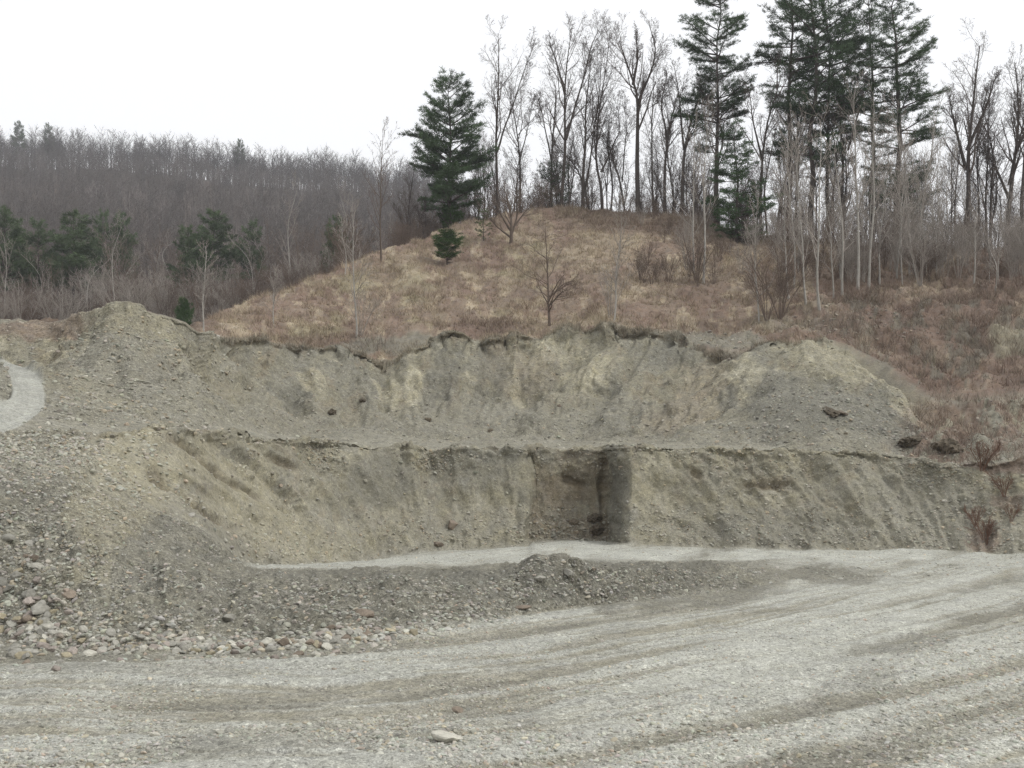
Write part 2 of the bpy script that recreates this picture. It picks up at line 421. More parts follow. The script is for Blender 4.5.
rdi = np.hypot((UU + 22) / 34, (PXY - 387) / 21) + .03 * noise(UU * .08, PXY * .08, 5)
road = sst(1.02, .96, rd) * sst(.95, 1.06, rdi) * (SS > 7.6) * (SS < 12)
disp *= 1 - .9 * road
disp += zone_far * (1.5 * fbm(XX * .02, YY * .02, 0, 3))
XX = XX + Nrm[..., 0] * disp; YY = YY + Nrm[..., 1] * disp; ZZ = ZZ + Nrm[..., 2] * disp
# sod lip hanging out over the upper rim
lip = np.exp(-((SS - 12.0) / .06) ** 2) * (sst(205, 240, UU) * sst(815, 800, UU)) * np.clip(.35 + 1.3 * j1[None], 0, 1.1)
YY = YY - .35 * lip
under = np.exp(-((SS - 11.93) / .03) ** 2) * (sst(205, 240, UU) * sst(815, 800, UU)) * np.clip(.4 + 1.2 * j1[None], 0, 1)
YY = YY + .25 * under
# dark cut bank under the young pine on the hill
cb = sst(722, 735, UU) * sst(838, 815, UU)
lipk = np.exp(-((SS - 15.0) / .05) ** 2) * cb
YY = YY - 1.0 * lipk
undk = np.exp(-((SS - 14.86) / .07) ** 2) * cb
YY = YY + 1.6 * undk; ZZ = ZZ - .3 * undk
Nrm = normals(XX, YY, ZZ)

# ------------------------------------------------------------------ ground colours (material zones, with some light and shade painted in)
c_dust = np.array([.346, .345, .304]); c_grav = np.array([.245, .233, .187]); c_dark = np.array([.168, .161, .132])
c_tan = np.array([.278, .258, .19]); c_brn = np.array([.212, .183, .135]); c_soil_shade = np.array([.055, .045, .03])  # last one is dark topsoil, also used to paint shade in cracks
c_grass = np.array([.215, .17, .128]); c_straw = np.array([.325, .27, .195]); c_rus = np.array([.172, .125, .098]); c_grn = np.array([.225, .21, .13])
c_leaf = np.array([.10, .076, .058])


def lay(col, c, w):
    w = np.clip(w, 0, 1)[..., None]
    return col * (1 - w) + c * w


def blob(u, y, ru, ry, rot=0.0, s0=0, s1=99):
    a = math.radians(rot); du = UU - u; dy = PXY - y
    x1 = du * math.cos(a) + dy * math.sin(a); y1 = -du * math.sin(a) + dy * math.cos(a)
    r = np.sqrt((x1 / ru) ** 2 + (y1 / ry) ** 2) + .45 * nz
    return sst(1.15, .7, r) * (SS >= s0) * (SS <= s1)


nz = fbm(UU * .025, PXY * .03, SS * .3, 4, .6)
nz2 = fbm(UU * .07, PXY * .07, 3 + SS * .2, 4, .65)
n_mid = fbm(XX * .5, YY * .5, ZZ * .5, 4, .6)
n_fin = fbm(XX * 2.2, YY * 2.2, ZZ * 2.2, 3, .6)
col = np.repeat(np.repeat(c_grav[None, None], NR, 0), NU, 1)
# pit floor
fl = lay(np.broadcast_to(c_grav * 1.08, col.shape).copy(), c_dust, .42 + 1.2 * ruts + 1.0 * ruts2 + 1.1 * ruts3 + .4 * n_mid)
fl = lay(fl, c_dark * 1.1, (.75 * (sst(.12, .5, -ruts - .35 * n_mid))))
far_dust = sst(612, 572, PXY) * sst(560, 800, UU + (PXY - 560) * .8)
fl = lay(fl, c_dust * 1.06, far_dust * .6 * (.8 + nz))
fl = lay(fl, c_dust * 1.14, .8 * sst(.05, .35, ruts + .6 * ruts2) * sst(520, 720, UU) * sst(2.3, 1.6, SS))
fl = lay(fl, c_dust * 1.12, (SS > 4) * sst(225, 300, UU) * sst(1000, 900, UU) * .7 * (1 + nz))
fl = lay(fl, c_dark * 1.08, .6 * blob(905, 645, 65, 11, -6) + .4 * blob(840, 700, 60, 16, -25) + .5 * blob(300, 745, 200, 14, -4) + .4 * blob(120, 672, 160, 9, 2))
fl = lay(fl, c_dark * 1.1, .8 * blob(830, 578, 65, 8, 4) + .85 * blob(720, 588, 115, 18, -7) + .4 * blob(860, 572, 50, 5, 10))
fl = lay(fl, c_dark * 1.15, .6 * blob(60, 650, 130, 9, 4, 0, 2.2))
col = lay(col, fl, zone_floor) if False else col * (1 - zone_floor[..., None]) + fl * zone_floor[..., None]
# banks of loose gravel
bk = lay(np.broadcast_to(c_grav * .82, col.shape).copy(), c_dark * .92, .45 + .8 * nz2)
bk = lay(bk, c_tan * .9, .8 * blob(105, 510, 42, 60, 15) + .35 * blob(60, 590, 20, 30, 0))
bk = lay(bk, c_dark * .86, .55 * blob(400, 610, 220, 40, 0, 2, 4.2) + .8 * blob(620, 585, 160, 26, 2, 2, 4.2))
col = col * (1 - zone_bank[..., None]) + bk * zone_bank[..., None]
# lower cut
st = fbm(us_lo * .035, SS * .7, 2.2, 4, .6)
wl = lay(np.broadcast_to(c_tan * .80, col.shape).copy(), c_grav * .90, .5 + .7 * nz + .5 * st)
wl = lay(wl, c_tan * 1.12, sst(.2, .7, st + .4 * n_mid) * .55)
wl = lay(wl, c_brn * 1.05, sst(.25, .6, nz2 + .4 * nz) * .35)
wl = lay(wl, c_grav, sst(6.0, 5.3, SS) * .5 * (1 + nz))
wl = lay(wl, c_tan * 1.05, .7 * blob(250, 500, 120, 34, 38) + .65 * blob(130, 470, 50, 45, 0) + .5 * blob(655, 490, 28, 45, 10))  # tan clay, with the lit side of the left bowl painted paler
wl = lay(wl, c_dark * .95, .7 * blob(380, 480, 32, 34, 60) + .6 * blob(470, 470, 38, 22, 0) + .55 * blob(500, 455, 30, 10) + .8 * blob(619, 500, 11, 60, 0) + .55 * blob(780, 530, 90, 22, 0))  # tall narrow blob paints shade on the alcove's right jamb
wl = lay(wl, c_brn * .8, .8 * blob(562, 495, 18, 22, 10) + .7 * blob(590, 480, 13, 20, 0) + .6 * blob(770, 482, 20, 6) + .5 * blob(600, 530, 12, 16) + .5 * blob(545, 480, 10, 24))  # cavity right of the alcove has its inner shade painted brown
alcw = sst(529, 533, UU) * sst(607, 602, UU)
wl = lay(wl, c_dark * .95, .55 * sst(605, 608, UU) * sst(626, 621, UU) * (1 + nz2))  # right jamb darkened in colour, standing in for its shaded side
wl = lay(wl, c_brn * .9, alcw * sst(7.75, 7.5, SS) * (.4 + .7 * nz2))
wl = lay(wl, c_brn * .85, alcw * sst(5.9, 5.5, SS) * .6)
wl = lay(wl, c_tan * .95, alcw * sst(7.3, 7.6, SS) * .5)
wl = lay(wl, c_grav * .95, .8 * blob(930, 515, 90, 36, 20) + .5 * blob(180, 545, 60, 40, 0))
wl = lay(wl, c_rus * 1.0, .75 * blob(1000, 462, 75, 9, 3) + .55 * blob(1010, 500, 22, 10) + .6 * blob(985, 540, 16, 16, 40))
wl = lay(wl, c_soil_shade * 2.4, np.clip(crk, 0, 1) * .55 + .12 * sst(7.55, 7.9, SS) * sst(.0, .4, nz2 + .2))  # shade of the cracks and under the lip, painted in soil tone
wl = lay(wl, c_grav * .9, sst(110, 40, UU) * .85)
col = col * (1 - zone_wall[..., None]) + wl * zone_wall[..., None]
# terrace + upper slope
st = fbm(us_up * .032, SS * 1.2, 12.2, 4, .6)
up = lay(np.broadcast_to(c_grav * .80, col.shape).copy(), c_tan * .74, .42 + 1.0 * nz + .4 * st)
up = lay(up, c_brn * .95, sst(.15, .55, nz2 + .3 * nz + .2 * st) * .55)
up = lay(up, c_grav * .86, sst(11.2, 10.3, SS) * .75)
up = lay(up, c_tan * 1.15, sst(.22, .5, st + .3 * n_mid) * sst(10.6, 11.3, SS) * .6)  # bright streaks paint lit facets into the slope colour
up = lay(up, c_tan * 1.22, .85 * blob(413, 385, 11, 26, 12) + .7 * blob(392, 395, 7, 22, -8) + .75 * blob(592, 376, 12, 30, 35) + .7 * blob(515, 385, 6, 24, -15) + .8 * blob(730, 392, 34, 15, -28) + .5 * blob(560, 350, 40, 14) + .5 * blob(470, 370, 8, 22))  # narrow streaks are painted highlights, the scarp is pale tan itself
up = lay(up, c_brn * 1.1, .55 * blob(690, 415, 60, 16, -24) + .4 * blob(520, 370, 40, 26) + .45 * blob(700, 380, 40, 20, -20))
up = lay(up, c_dark * .9, .7 * blob(445, 378, 24, 24) + .55 * blob(294, 398, 15, 13) + .5 * blob(485, 372, 25, 16) + .6 * blob(700, 345, 50, 14))  # first dark blob paints the shade of a hollow
up = lay(up, c_tan * .93, .9 * blob(830, 362, 50, 20, 8) + .85 * blob(893, 398, 26, 12, 48) + .5 * blob(800, 345, 20, 8))
up = lay(up, c_dark * 1.0, .9 * blob(800, 412, 90, 28, 2) + .7 * blob(880, 425, 55, 18, 20))
up = lay(up, c_tan * .84, .75 * blob(140, 322, 55, 16, 6) + .4 * blob(210, 380, 50, 40, 30))
up = lay(up, c_grav * .85, .6 * blob(130, 375, 110, 32, 12))
up = lay(up, c_tan * .95, .4 * blob(110, 395, 60, 8, 22))
up = lay(up, c_rus * 1.05, .6 * blob(30, 330, 60, 12, -10, 11) + .8 * sst(890, 950, UU + (PXY - 400) * .4) * sst(-.45, .2, nz2 + .4 * nz))
soilw = np.exp(-((SS - 11.97 + .02 * nz2) / .026) ** 2) * sst(205, 240, UU) * sst(820, 800, UU) * np.clip(.45 + 1.6 * j1[None], .05, .8)
up = lay(up, c_soil_shade * 1.6, soilw)
col = col * (1 - zone_up[..., None]) + up * zone_up[..., None]
terr = sst(7.95, 8.1, SS) * sst(9.6, 8.8, SS)
col = lay(col, c_grav * .95, terr * .8)
# left road ramp
col = lay(col, c_dust * (.9 + .16 * fbm(rd * 9, UU * .01, 3, 3))[..., None], road)
# hill turf
hl = lay(np.broadcast_to(c_grass, col.shape).copy(), c_rus * 1.15, .42 + 1.1 * nz)
hl = lay(hl, c_straw, sst(.05, .4, nz2 + .5 * noise(UU * .012, PXY * .07, 3)) * .9)
hl = lay(hl, c_grn, sst(.1, .6, fbm(UU * .014, PXY * .03, 7, 3)) * .6 * sst(640, 520, UU))
hl = lay(hl, c_straw * .95, .6 * blob(610, 255, 45, 26) + .45 * blob(390, 270, 60, 20, -25))
hl = lay(hl, c_rus * .88, .5 * sst(.12, .42, fbm(UU * .03, PXY * .10, 21, 4, .6)))
hl = lay(hl, c_rus * .85, .75 * blob(480, 328, 40, 9, -4) + .7 * blob(350, 345, 60, 7, 8) + .6 * blob(640, 222, 110, 12, 3) + .5 * blob(690, 290, 40, 10))
hl = lay(hl, c_grav * .75, .8 * blob(390, 347, 80, 8, -5, 12, 13.4) + .85 * blob(720, 340, 50, 11, 3, 12, 13.4) + .5 * blob(850, 325, 90, 10))
hl = lay(hl, c_rus * .82, .85 * sst(780, 880, UU) * sst(-.6, .0, nz))
hl = lay(hl, c_leaf * .9, .75 * sst(.12, .45, nz2 + .3 * nz) * sst(780, 860, UU))
hl = lay(hl, c_grav * .72, .55 * sst(.1, .5, nz2) * sst(780, 860, UU) * sst(285, 310, PXY))
hl = lay(hl, c_tan * .8, .8 * blob(1010, 340, 26, 14, 20))
hl = lay(hl, c_leaf, sst(14.55, 15.0, SS) * sst(660, 760, UU) * .8 + sst(15.0, 15.3, SS))
hl = lay(hl, c_soil_shade * 1.0, cb * sst(14.78, 14.84, SS) * sst(14.99, 14.94, SS) * .9)
hl = lay(hl, c_leaf * 1.3, sst(205, 195, UU))
col = col * (1 - zone_hill[..., None]) + hl * zone_hill[..., None]
col = col * (1 - zone_far[..., None]) + (c_leaf * (1 + .25 * nz[..., None])) * zone_far[..., None]
col = np.clip(col, .015, .6)

# ------------------------------------------------------------------ split the ground into its named pieces
sf = (SS[:-1, :-1] + SS[1:, 1:]) / 2; uf = (UU[:-1, :-1] + UU[1:, 1:]) / 2
cls = np.zeros(sf.shape, int)                     # 0 pit floor
cls[(sf > 2) & (sf < 5) & (uf < 760)] = 1         # gravel bank
cls[(sf > 4) & (sf < 5) & (uf > 235)] = 0
cls[(sf > 5) & (sf < 8)] = 2                      # lower cut
cls[(sf > 5) & (sf < 8) & (uf < 90)] = 1
cls[(sf > 8) & (sf < 10)] = 3                     # terrace
cls[(sf > 8) & (sf < 10) & (uf < 205)] = 5
cls[(sf > 10) & (sf < 12)] = 4                    # upper slope
cls[(sf > 10) & (sf < 12) & (uf < 205)] = 5       # left mound
cls[(sf > 10) & (sf < 12) & (uf > 745) & (uf < 935)] = 6
cls[(sf > 12) & (sf < 16)] = 7
cls[(sf > 10) & (sf < 12) & (uf >= 935)] = 7
cls[(sf > 12) & (sf < 16) & (uf < 205)] = 5
cls[sf > 16] = 8; cls[sf > 18] = 9
rf = (road[:-1, :-1] + road[1:, 1:]) / 2
cls[rf > .5] = 10
idx = (np.arange(NR)[:, None] * NU + np.arange(NU)[None])
quads = np.stack([idx[:-1, :-1], idx[:-1, 1:], idx[1:, 1:], idx[1:, :-1]], -1)
allV = np.stack([XX, YY, ZZ], -1).reshape(-1, 3); allC = col.reshape(-1, 3)
for k, (nm, mt, lb) in enumerate([('ground', M_GROUND, 'pale gravel pit floor with sweeping tyre tracks'), ('gravel_bank', M_BANK, 'grey bank of loose gravel and cobbles beside the pit floor'),
                                  ('lower_quarry_face', M_CLAY, 'tan clay and gravel cut face with a dug out alcove'), ('terrace', M_SLOPE, 'narrow gravel terrace above the lower cut face'),
                                  ('upper_quarry_slope', M_SLOPE, 'grey and tan scooped slope below the sod rim'), ('dirt_mound', M_BANK, 'grey green mound with a rounded peak above the left track'),
                                  ('gravel_mound', M_SLOPE, 'pale cone of sand and gravel beside the brushy slope'), ('hill', M_HILL, 'dome of dry brown grass above the pit'),
                                  ('valley', M_WOODS, 'wooded valley floor behind the mound'), ('distant_hill', M_WOODS, 'long wooded ridge far behind'), ('road', M_ROAD, 'pale gravel track curving past the left mound')]):
    q = quads[cls == k].reshape(-1, 4)
    if not len(q): continue
    used, inv = np.unique(q.ravel(), return_inverse=True)
    o = mesh_np(nm, allV[used], inv.reshape(-1, 4), mt, col=allC[used], smooth=True)
    tag(o, lb, nm.replace('_', ' '), kind='structure')
# one wide sheet under and behind everything, out to the horizon
g = np.array([[-4500, -1500, -.6], [4500, -1500, -.6], [4500, 4500, -.6], [-4500, 4500, -.6]], float)
g[2:, 2] = -60
gx = np.linspace(-4500, 4500, 31); gy = np.concatenate([np.linspace(-1500, -8, 10), [2.0], np.linspace(30, 4500, 12)])
GX, GY = np.meshgrid(gx, gy); GZ = np.where(GY < 5, -.45, -6 - np.abs(GY) * .014)
gi = np.arange(GX.size).reshape(GX.shape)
o = mesh_np('outer_ground', np.stack([GX, GY, GZ], -1).reshape(-1, 3), np.stack([gi[:-1, :-1], gi[:-1, 1:], gi[1:, 1:], gi[1:, :-1]], -1).reshape(-1, 4), M_GROUND,
            col=np.repeat(c_grav[None], GX.size, 0))
tag(o, 'wide gravel ground running out to the horizon', 'ground', kind='structure')


def col_of(u): return int(np.argmin(np.abs(ua - u)))


def at_d(u, d):
    j = col_of(u)
    yy = np.maximum.accumulate(YY[:, j])
    return Vector(((u - 512) / F * d, d, float(np.interp(d, yy, ZZ[:, j]))))


VIS = None


def at_y(u, y, s0=0, s1=16):
    """first ground point seen at image column u, row y"""
    j = col_of(u)
    rows = np.where((S1 >= s0) & (S1 <= s1))[0]
    py = YH - (ZZ[rows, j] - EYE) / YY[rows, j] * F
    hit = np.where(py <= y)[0]
    r = rows[hit[0]] if len(hit) else rows[-1]
    return Vector((XX[r, j], YY[r, j], ZZ[r, j]))


def row_of(p): return YH - (p[2] - EYE) / p[1] * F


# ------------------------------------------------------------------ stones
def ico(sub):
    t = (1 + 5 ** .5) / 2
    v = [(-1, t, 0), (1, t, 0), (-1, -t, 0), (1, -t, 0), (0, -1, t), (0, 1, t), (0, -1, -t), (0, 1, -t), (t, 0, -1), (t, 0, 1), (-t, 0, -1), (-t, 0, 1)]
    f = [(0, 11, 5), (0, 5, 1), (0, 1, 7), (0, 7, 10), (0, 10, 11), (1, 5, 9), (5, 11, 4), (11, 10, 2), (10, 7, 6), (7, 1, 8), (3, 9, 4), (3, 4, 2), (3, 2, 6), (3, 6, 8), (3, 8, 9), (4, 9, 5), (2, 4, 11), (6, 2, 10), (8, 6, 7), (9, 8, 1)]
    v = [np.array(p) / np.linalg.norm(p) for p in v]
    for _ in range(sub):
        cache = {}; nf = []

        def mid(a, b):
            k = (min(a, b), max(a, b))
            if k not in cache:
                m = v[a] + v[b]; v.append(m / np.linalg.norm(m)); cache[k] = len(v) - 1
            return cache[k]
        for a, b, c in f:
            x, y, z = mid(a, b), mid(b, c), mid(c, a)
            nf += [(a, x, z), (b, y, x), (c, z, y), (x, y, z)]
        f = nf
    return np.array(v), np.array(f)


def stone_shape(sub, seed, angular=.5, flat=.65):
    r = np.random.default_rng(seed)
    v, f = ico(sub)
    # cut by random planes for facets
    for _ in range(int(7 + 9 * angular)):
        n = r.normal(size=3); n /= np.linalg.norm(n); h = r.uniform(.48, .9)
        dd = v @ n
        ov = np.clip(dd - h, 0, None)
        v = v - n[None] * ov[:, None] * .9
    o = r.uniform(0, 99)
    v = v * (1 + .12 * fbm(v[:, 0] * 1.3 + o, v[:, 1] * 1.3, v[:, 2] * 1.3, 3))[:, None]
    v = v * np.array([1, r.uniform(.65, .95), flat * r.uniform(.75, 1.15)])
    return v, f


def rotm(rx, ry, rz):
    cx, sx, cy, sy, cz, sz = np.cos(rx), np.sin(rx), np.cos(ry), np.sin(ry), np.cos(rz), np.sin(rz)
    R = np.empty((len(rx), 3, 3))
    R[:, 0, 0] = cz * cy; R[:, 0, 1] = cz * sy * sx - sz * cx; R[:, 0, 2] = cz * sy * cx + sz * sx
    R[:, 1, 0] = sz * cy; R[:, 1, 1] = sz * sy * sx + cz * cx; R[:, 1, 2] = sz * sy * cx - cz * sx
    R[:, 2, 0] = -sy; R[:, 2, 1] = cy * sx; R[:, 2, 2] = cy * cx
    return R


rockpts = []           # (pos, radius, zone)


def scatter(n, w, rmin, rmax, power, zone):
    """n stones over the grid cells with weight w (per vertex)"""
    w = np.clip(w, 0, None) * (UU > -40) * (UU < 1064) * (1 - np.clip(road * 1.3, 0, 1))
    ww = w[:-1, :-1]
    # weight by true area seen so the cover is even on the ground
    p = (ww / ww.sum()).ravel()
    k = RNG.choice(p.size, n, p=p)
    i, j = np.divmod(k, NU - 1)
    a, b = RNG.random(n), RNG.random(n)
    G = np.stack([XX, YY, ZZ], -1)
    pos = (G[i, j] * ((1 - a) * (1 - b))[:, None] + G[i + 1, j] * (a * (1 - b))[:, None] + G[i, j + 1] * ((1 - a) * b)[:, None] + G[i + 1, j + 1] * (a * b)[:, None])
    r = rmin * (rmax / rmin) ** (RNG.random(n) ** power)
    for t in range(n): rockpts.append((pos[t], r[t], zone, col[i[t], j[t]]))


area = np.ones_like(D)
cl = sst(-.15, .5, fbm(tv * 7, UU * .004, 9.7, 3, .6) + .6 * fbm(XX * .8, YY * .8, 3, 3))
view = (PXY < 775)
scatter(15000, zone_floor * view * cl * sst(2.2, 2.0, SS), .007, .028, 1.9, 'floor')
scatter(9000, zone_floor * view * (blob(985, 690, 130, 70, -25) + .6 * blob(650, 750, 200, 30, -6) + .5 * blob(420, 740, 150, 22) + .5 * blob(60, 755, 120, 22)), .009, .036, 1.8, 'floor')
scatter(1500, zone_floor * (SS > 2), .02, .07, 2.5, 'far floor')
scatter(420, zone_floor * view * sst(2.2, 2.0, SS) * cl, .022, .05, 2.0, 'floor')
scatter(350, zone_wall * alcw * sst(5.7, 5.1, SS), .025, .12, 2.2, 'wall')
toe = np.exp(-((SS - 2.12) / .16) ** 2) * sst(560, 420, UU)
scatter(1500, toe * (.5 + .8 * sst(-.1, .4, nz2)), .022, .075, 1.6, 'toe')
scatter(420, np.exp(-((SS - 2.06) / .06) ** 2) * sst(420, 340, UU), .04, .095, 1.4, 'toe')
scatter(330, np.exp(-((SS - 2.25) / .3) ** 2) * sst(90, 30, UU), .035, .12, 1.5, 'left bank')
scatter(11000, zone_bank * (1 - zone_floor) * (.3 + .9 * sst(-.1, .4, nz2)) * sst(800, 700, UU), .012, .05, 1.8, 'bank')
scatter(5500, (zone_bank + zone_wall) * sst(130, 60, UU), .012, .055, 2.0, 'left bank')
scatter(70, np.exp(-((SS - 2.9) / .4) ** 2) * sst(490, 530, UU) * sst(700, 600, UU), .025, .075, 1.8, 'bank')
scatter(4000, zone_wall * sst(6.2, 5.2, SS) * sst(200, 300, UU), .02, .08, 2.0, 'wall')
scatter(7000, zone_wall * patch_c * (.1 + blob(310, 455, 60, 18) + blob(432, 480, 18, 40, 10) + blob(655, 495, 25, 50, 10) + .7 * blob(940, 470, 60, 20) + .5 * sst(0, .5, nz2)), .02, .075, 1.8, 'wall')
scatter(1200, zone_wall * (blob(930, 520, 70, 28, 20) + .4), .03, .10, 1.9, 'wall')
scatter(8500, zone_up * (.25 + blob(820, 415, 110, 30) + .5 * blob(130, 380, 120, 60) + .4 * sst(11, 10.2, SS)), .03, .12, 1.9, 'slope')
scatter(1200, zone_hill * (blob(720, 340, 50, 12) + .6 * blob(860, 325, 90, 22)), .04, .15, 2.0, 'slope')
special = [(363, 401, .17, 'dark', 'small dark sod tuft fallen on the upper slope below the lowest part of the rim'), (332, 414, .22, 'dark', 'dark sod tuft fallen lower on the upper left slope'), (428, 421, .15, 'dark', 'small dark clod low on the upper slope left of centre'), (490, 431, .15, 'dark', 'small dark clod just above the terrace left of centre'), (560, 407, .16, 'brown', 'small brown rock alone on the middle of the upper slope'),
           (449, 741, .125, 'pale', 'pale triangular stone lying alone on the near gravel'), (365, 617, .135, 'brown', 'rounded brown boulder half way up the low gravel bank'),
           (283, 646, .14, 'brown', 'dark brown boulder at the foot of the bank, right of the cobbles'), (267, 646, .115, 'pale', 'pale boulder touching the dark brown one at the bank foot'),
           (229, 620, .12, 'grey', 'pale grey block standing out on the bank above the cobble row'), (346, 655 - 15, .09, 'brown', 'low brown rock just below the rounded boulder'),
           (39, 612, .17, 'grey', 'big grey round cobble low on the far left bank'), (27, 603, .17, 'pink', 'pinkish slab of stone tilted on the far left bank'), (47, 632, .13, 'pale', 'pale round stone at the far left bank foot'),
           (566, 575, .13, 'grey', 'square grey block on top of the little gravel heap'), (541, 580, .10, 'grey', 'grey block on the left flank of the little gravel heap'), (523, 609, .11, 'brown', 'flat brown slab below the little gravel heap'),
           (453, 527, .30, 'brown', 'rounded brown boulder stuck in the foot of the cut face'), (438, 546, .22, 'brown', 'tan boulder lying at the foot of the cut face below the brown one'),
           (595, 520, .24, 'dark', 'dark clod of earth on the alcove floor'), (597, 532, .26, 'dark', 'dark wet boulder low in the alcove corner'), (573, 524, .17, 'dark', 'small dark clod in the middle of the alcove floor'),
           (89, 656, .10, 'pale', 'pale flat stone lying on the track below the cobbles'), (735, 742, .03, 'brown', 'small dark brown stone sunk in the right foreground gravel'),
           (828, 412, .42, 'dark', 'dark slab of sod lying on the right gravel fan'), (842, 416, .32, 'brown', 'small brown clod beside the dark sod slab'), (909, 441, .62, 'dark', 'long low sod clump near the end of the terrace'), (947, 450, .62, 'dark', 'largest dark sod clump hanging at the terrace lip'),
           (458, 712, .07, 'brown', 'small reddish brown stone above the pale triangular one')]
ROCKC = {'pale': (.40, .385, .33), 'grey': (.28, .27, .235), 'brown': (.20, .165, .13), 'pink': (.28, .245, .215), 'dark': (.125, .105, .078), 'tan': (.31, .275, .195)}
ROCKM = {k: rock_mat('stone_' + k, v) for k, v in ROCKC.items()}
rock_me = {}
for k in ROCKC:
    for s in range(5):
        v, f = stone_shape(2, 100 + s * 7 + len(k), .3 + .15 * s, .72)
        rock_me[k, s] = mesh_np('rock', v, f, ROCKM[k], smooth=False, link=False)
clod_me = []
for s_ in range(4):
    v, f = ico(3)
    v = v * (1 + .35 * fbm(v[:, 0] * 1.4 + s_ * 7, v[:, 1] * 1.4, v[:, 2] * 1.4, 4, .65))[:, None] * np.array([1, .8, .75])
    clod_me.append(mesh_np('sod_clump', v, f, ROCKM['dark'], link=False))
for i, (u, y, r, k, lb) in enumerate(special):
    p = at_y(u, y)
    o = obj('rock' if k != 'dark' or y > 500 else 'sod_clump', rock_me[k, i % 5] if k != 'dark' else clod_me[i % 4])
    o.location = p + Vector((0, 0, r * .2 if o.name.startswith('rock') else -.05 * r)); o.scale = (r * 1.15, r * 1.05, r * .95)
    o.rotation_euler = (random.uniform(-.3, .3), random.uniform(-.3, .3), random.uniform(0, 6))
    if 'triangular' in lb: o.scale = (r * 1.35, r * .9, r * .75)
    if 'slab' in lb: o.scale = (r * 1.4, r * .8, r * .5)
    if 'long low' in lb: o.scale = (r * 1.3, r * .8, r * .45)
    tag(o, lb, 'rock' if o.name.startswith('rock') else 'sod clump')
rockpts.sort(key=lambda t: -t[1] / t[0][1])
NIND = 275
ZL = {'floor': 'loose stone lying on the tracked pit floor gravel', 'far floor': 'stone lying on the far pale pit floor', 'toe': 'cobble in the row along the foot of the left gravel bank',
      'left bank': 'stone on the steep cobbly bank at the far left edge', 'bank': 'stone on the face of the low dark gravel bank', 'wall': 'stone in the rubble at the foot of the cut face', 'slope': 'stone on the upper pit slope'}
ZG = {'floor': 'loose stones on the pit floor', 'far floor': 'stones on the far pit floor', 'toe': 'cobbles along the bank foot', 'left bank': 'stones on the far left bank', 'bank': 'stones on the low gravel bank', 'wall': 'stones below the cut face', 'slope': 'stones on the upper slope'}
KN = {'pale': 'pale', 'grey': 'grey', 'brown': 'brown', 'pink': 'pinkish', 'tan': 'tan'}
for p, r, z, c in rockpts[:NIND]:
    k = random.choices(['pale', 'grey', 'brown', 'pink', 'tan'], [1.5, 6, 1, 2, 2])[0]
    o = obj('rock', rock_me[k, random.randrange(5)])
    o.location = Vector(p) + Vector((0, 0, r * .08)); s = r
    o.scale = (s * random.uniform(1, 1.35), s * random.uniform(.85, 1.15), s * random.uniform(.75, 1.1))
    o.rotation_euler = (random.uniform(-.5, .5), random.uniform(-.5, .5), random.uniform(0, 6.28))
    tag(o, KN[k] + ' ' + ZL[z], 'rock', KN[k] + ' ' + ZG[z])
rest = rockpts[NIND:]
tv0 = [stone_shape(0, 900 + i, .5, .6) for i in range(8)]
tv1 = [stone_shape(1, 950 + i, .5, .6) for i in range(8)]
Vs, Fs, Cs = [], [], []; off = 0
P_ = np.array([t[0] for t in rest]); R_ = np.array([t[1] for t in rest]); C_ = np.array([t[3] for t in rest])
big = (R_ / P_[:, 1]) * F > 2.2
for flag, temps in ((True, tv1), (False, tv0)):
    sel = np.where(big == flag)[0]
    grp = RNG.integers(0, 8, len(sel))
    for gk in range(8):
        ids = sel[grp == gk]
        if not len(ids): continue
        v, f = temps[gk]
        n = len(ids)
        Rm = rotm(RNG.uniform(-.5, .5, n), RNG.uniform(-.5, .5, n), RNG.uniform(0, 6.28, n))
        sc = R_[ids][:, None] * RNG.uniform(.8, 1.3, (n, 3))
        vv = np.einsum('nij,nkj->nki', Rm, v[None] * sc[:, None, :]) + P_[ids][:, None, :] + np.array([0, 0, 1])[None, None] * (R_[ids] * .02)[:, None, None]
        base = np.array([[.32, .312, .272]]) * RNG.uniform(.65, 1.45, (n, 1)) * (1 + RNG.normal(0, .035, (n, 3)))
        keepc = np.where(P_[ids, 1] > 24, .6, .38)[:, None]
        base = base * (1 - keepc) + C_[ids] * keepc * RNG.uniform(.85, 1.45, (n, 1))
        warm = RNG.random(n) < .14
        base[warm] = base[warm] * np.array([1.05, .95, .86])
        Vs.append(vv.reshape(-1, 3)); Fs.append((f[None] + (np.arange(n) * len(v))[:, None, None] + off).reshape(-1, 3)); Cs.append(np.repeat(base, len(v), 0))
        off += n * len(v)
o = mesh_np('loose_gravel', np.concatenate(Vs), np.concatenate(Fs), M_STONE, col=np.clip(np.concatenate(Cs), .02, .62))
tag(o, 'loose gravel and small stones strewn over the pit floor and banks', 'gravel', kind='stuff')


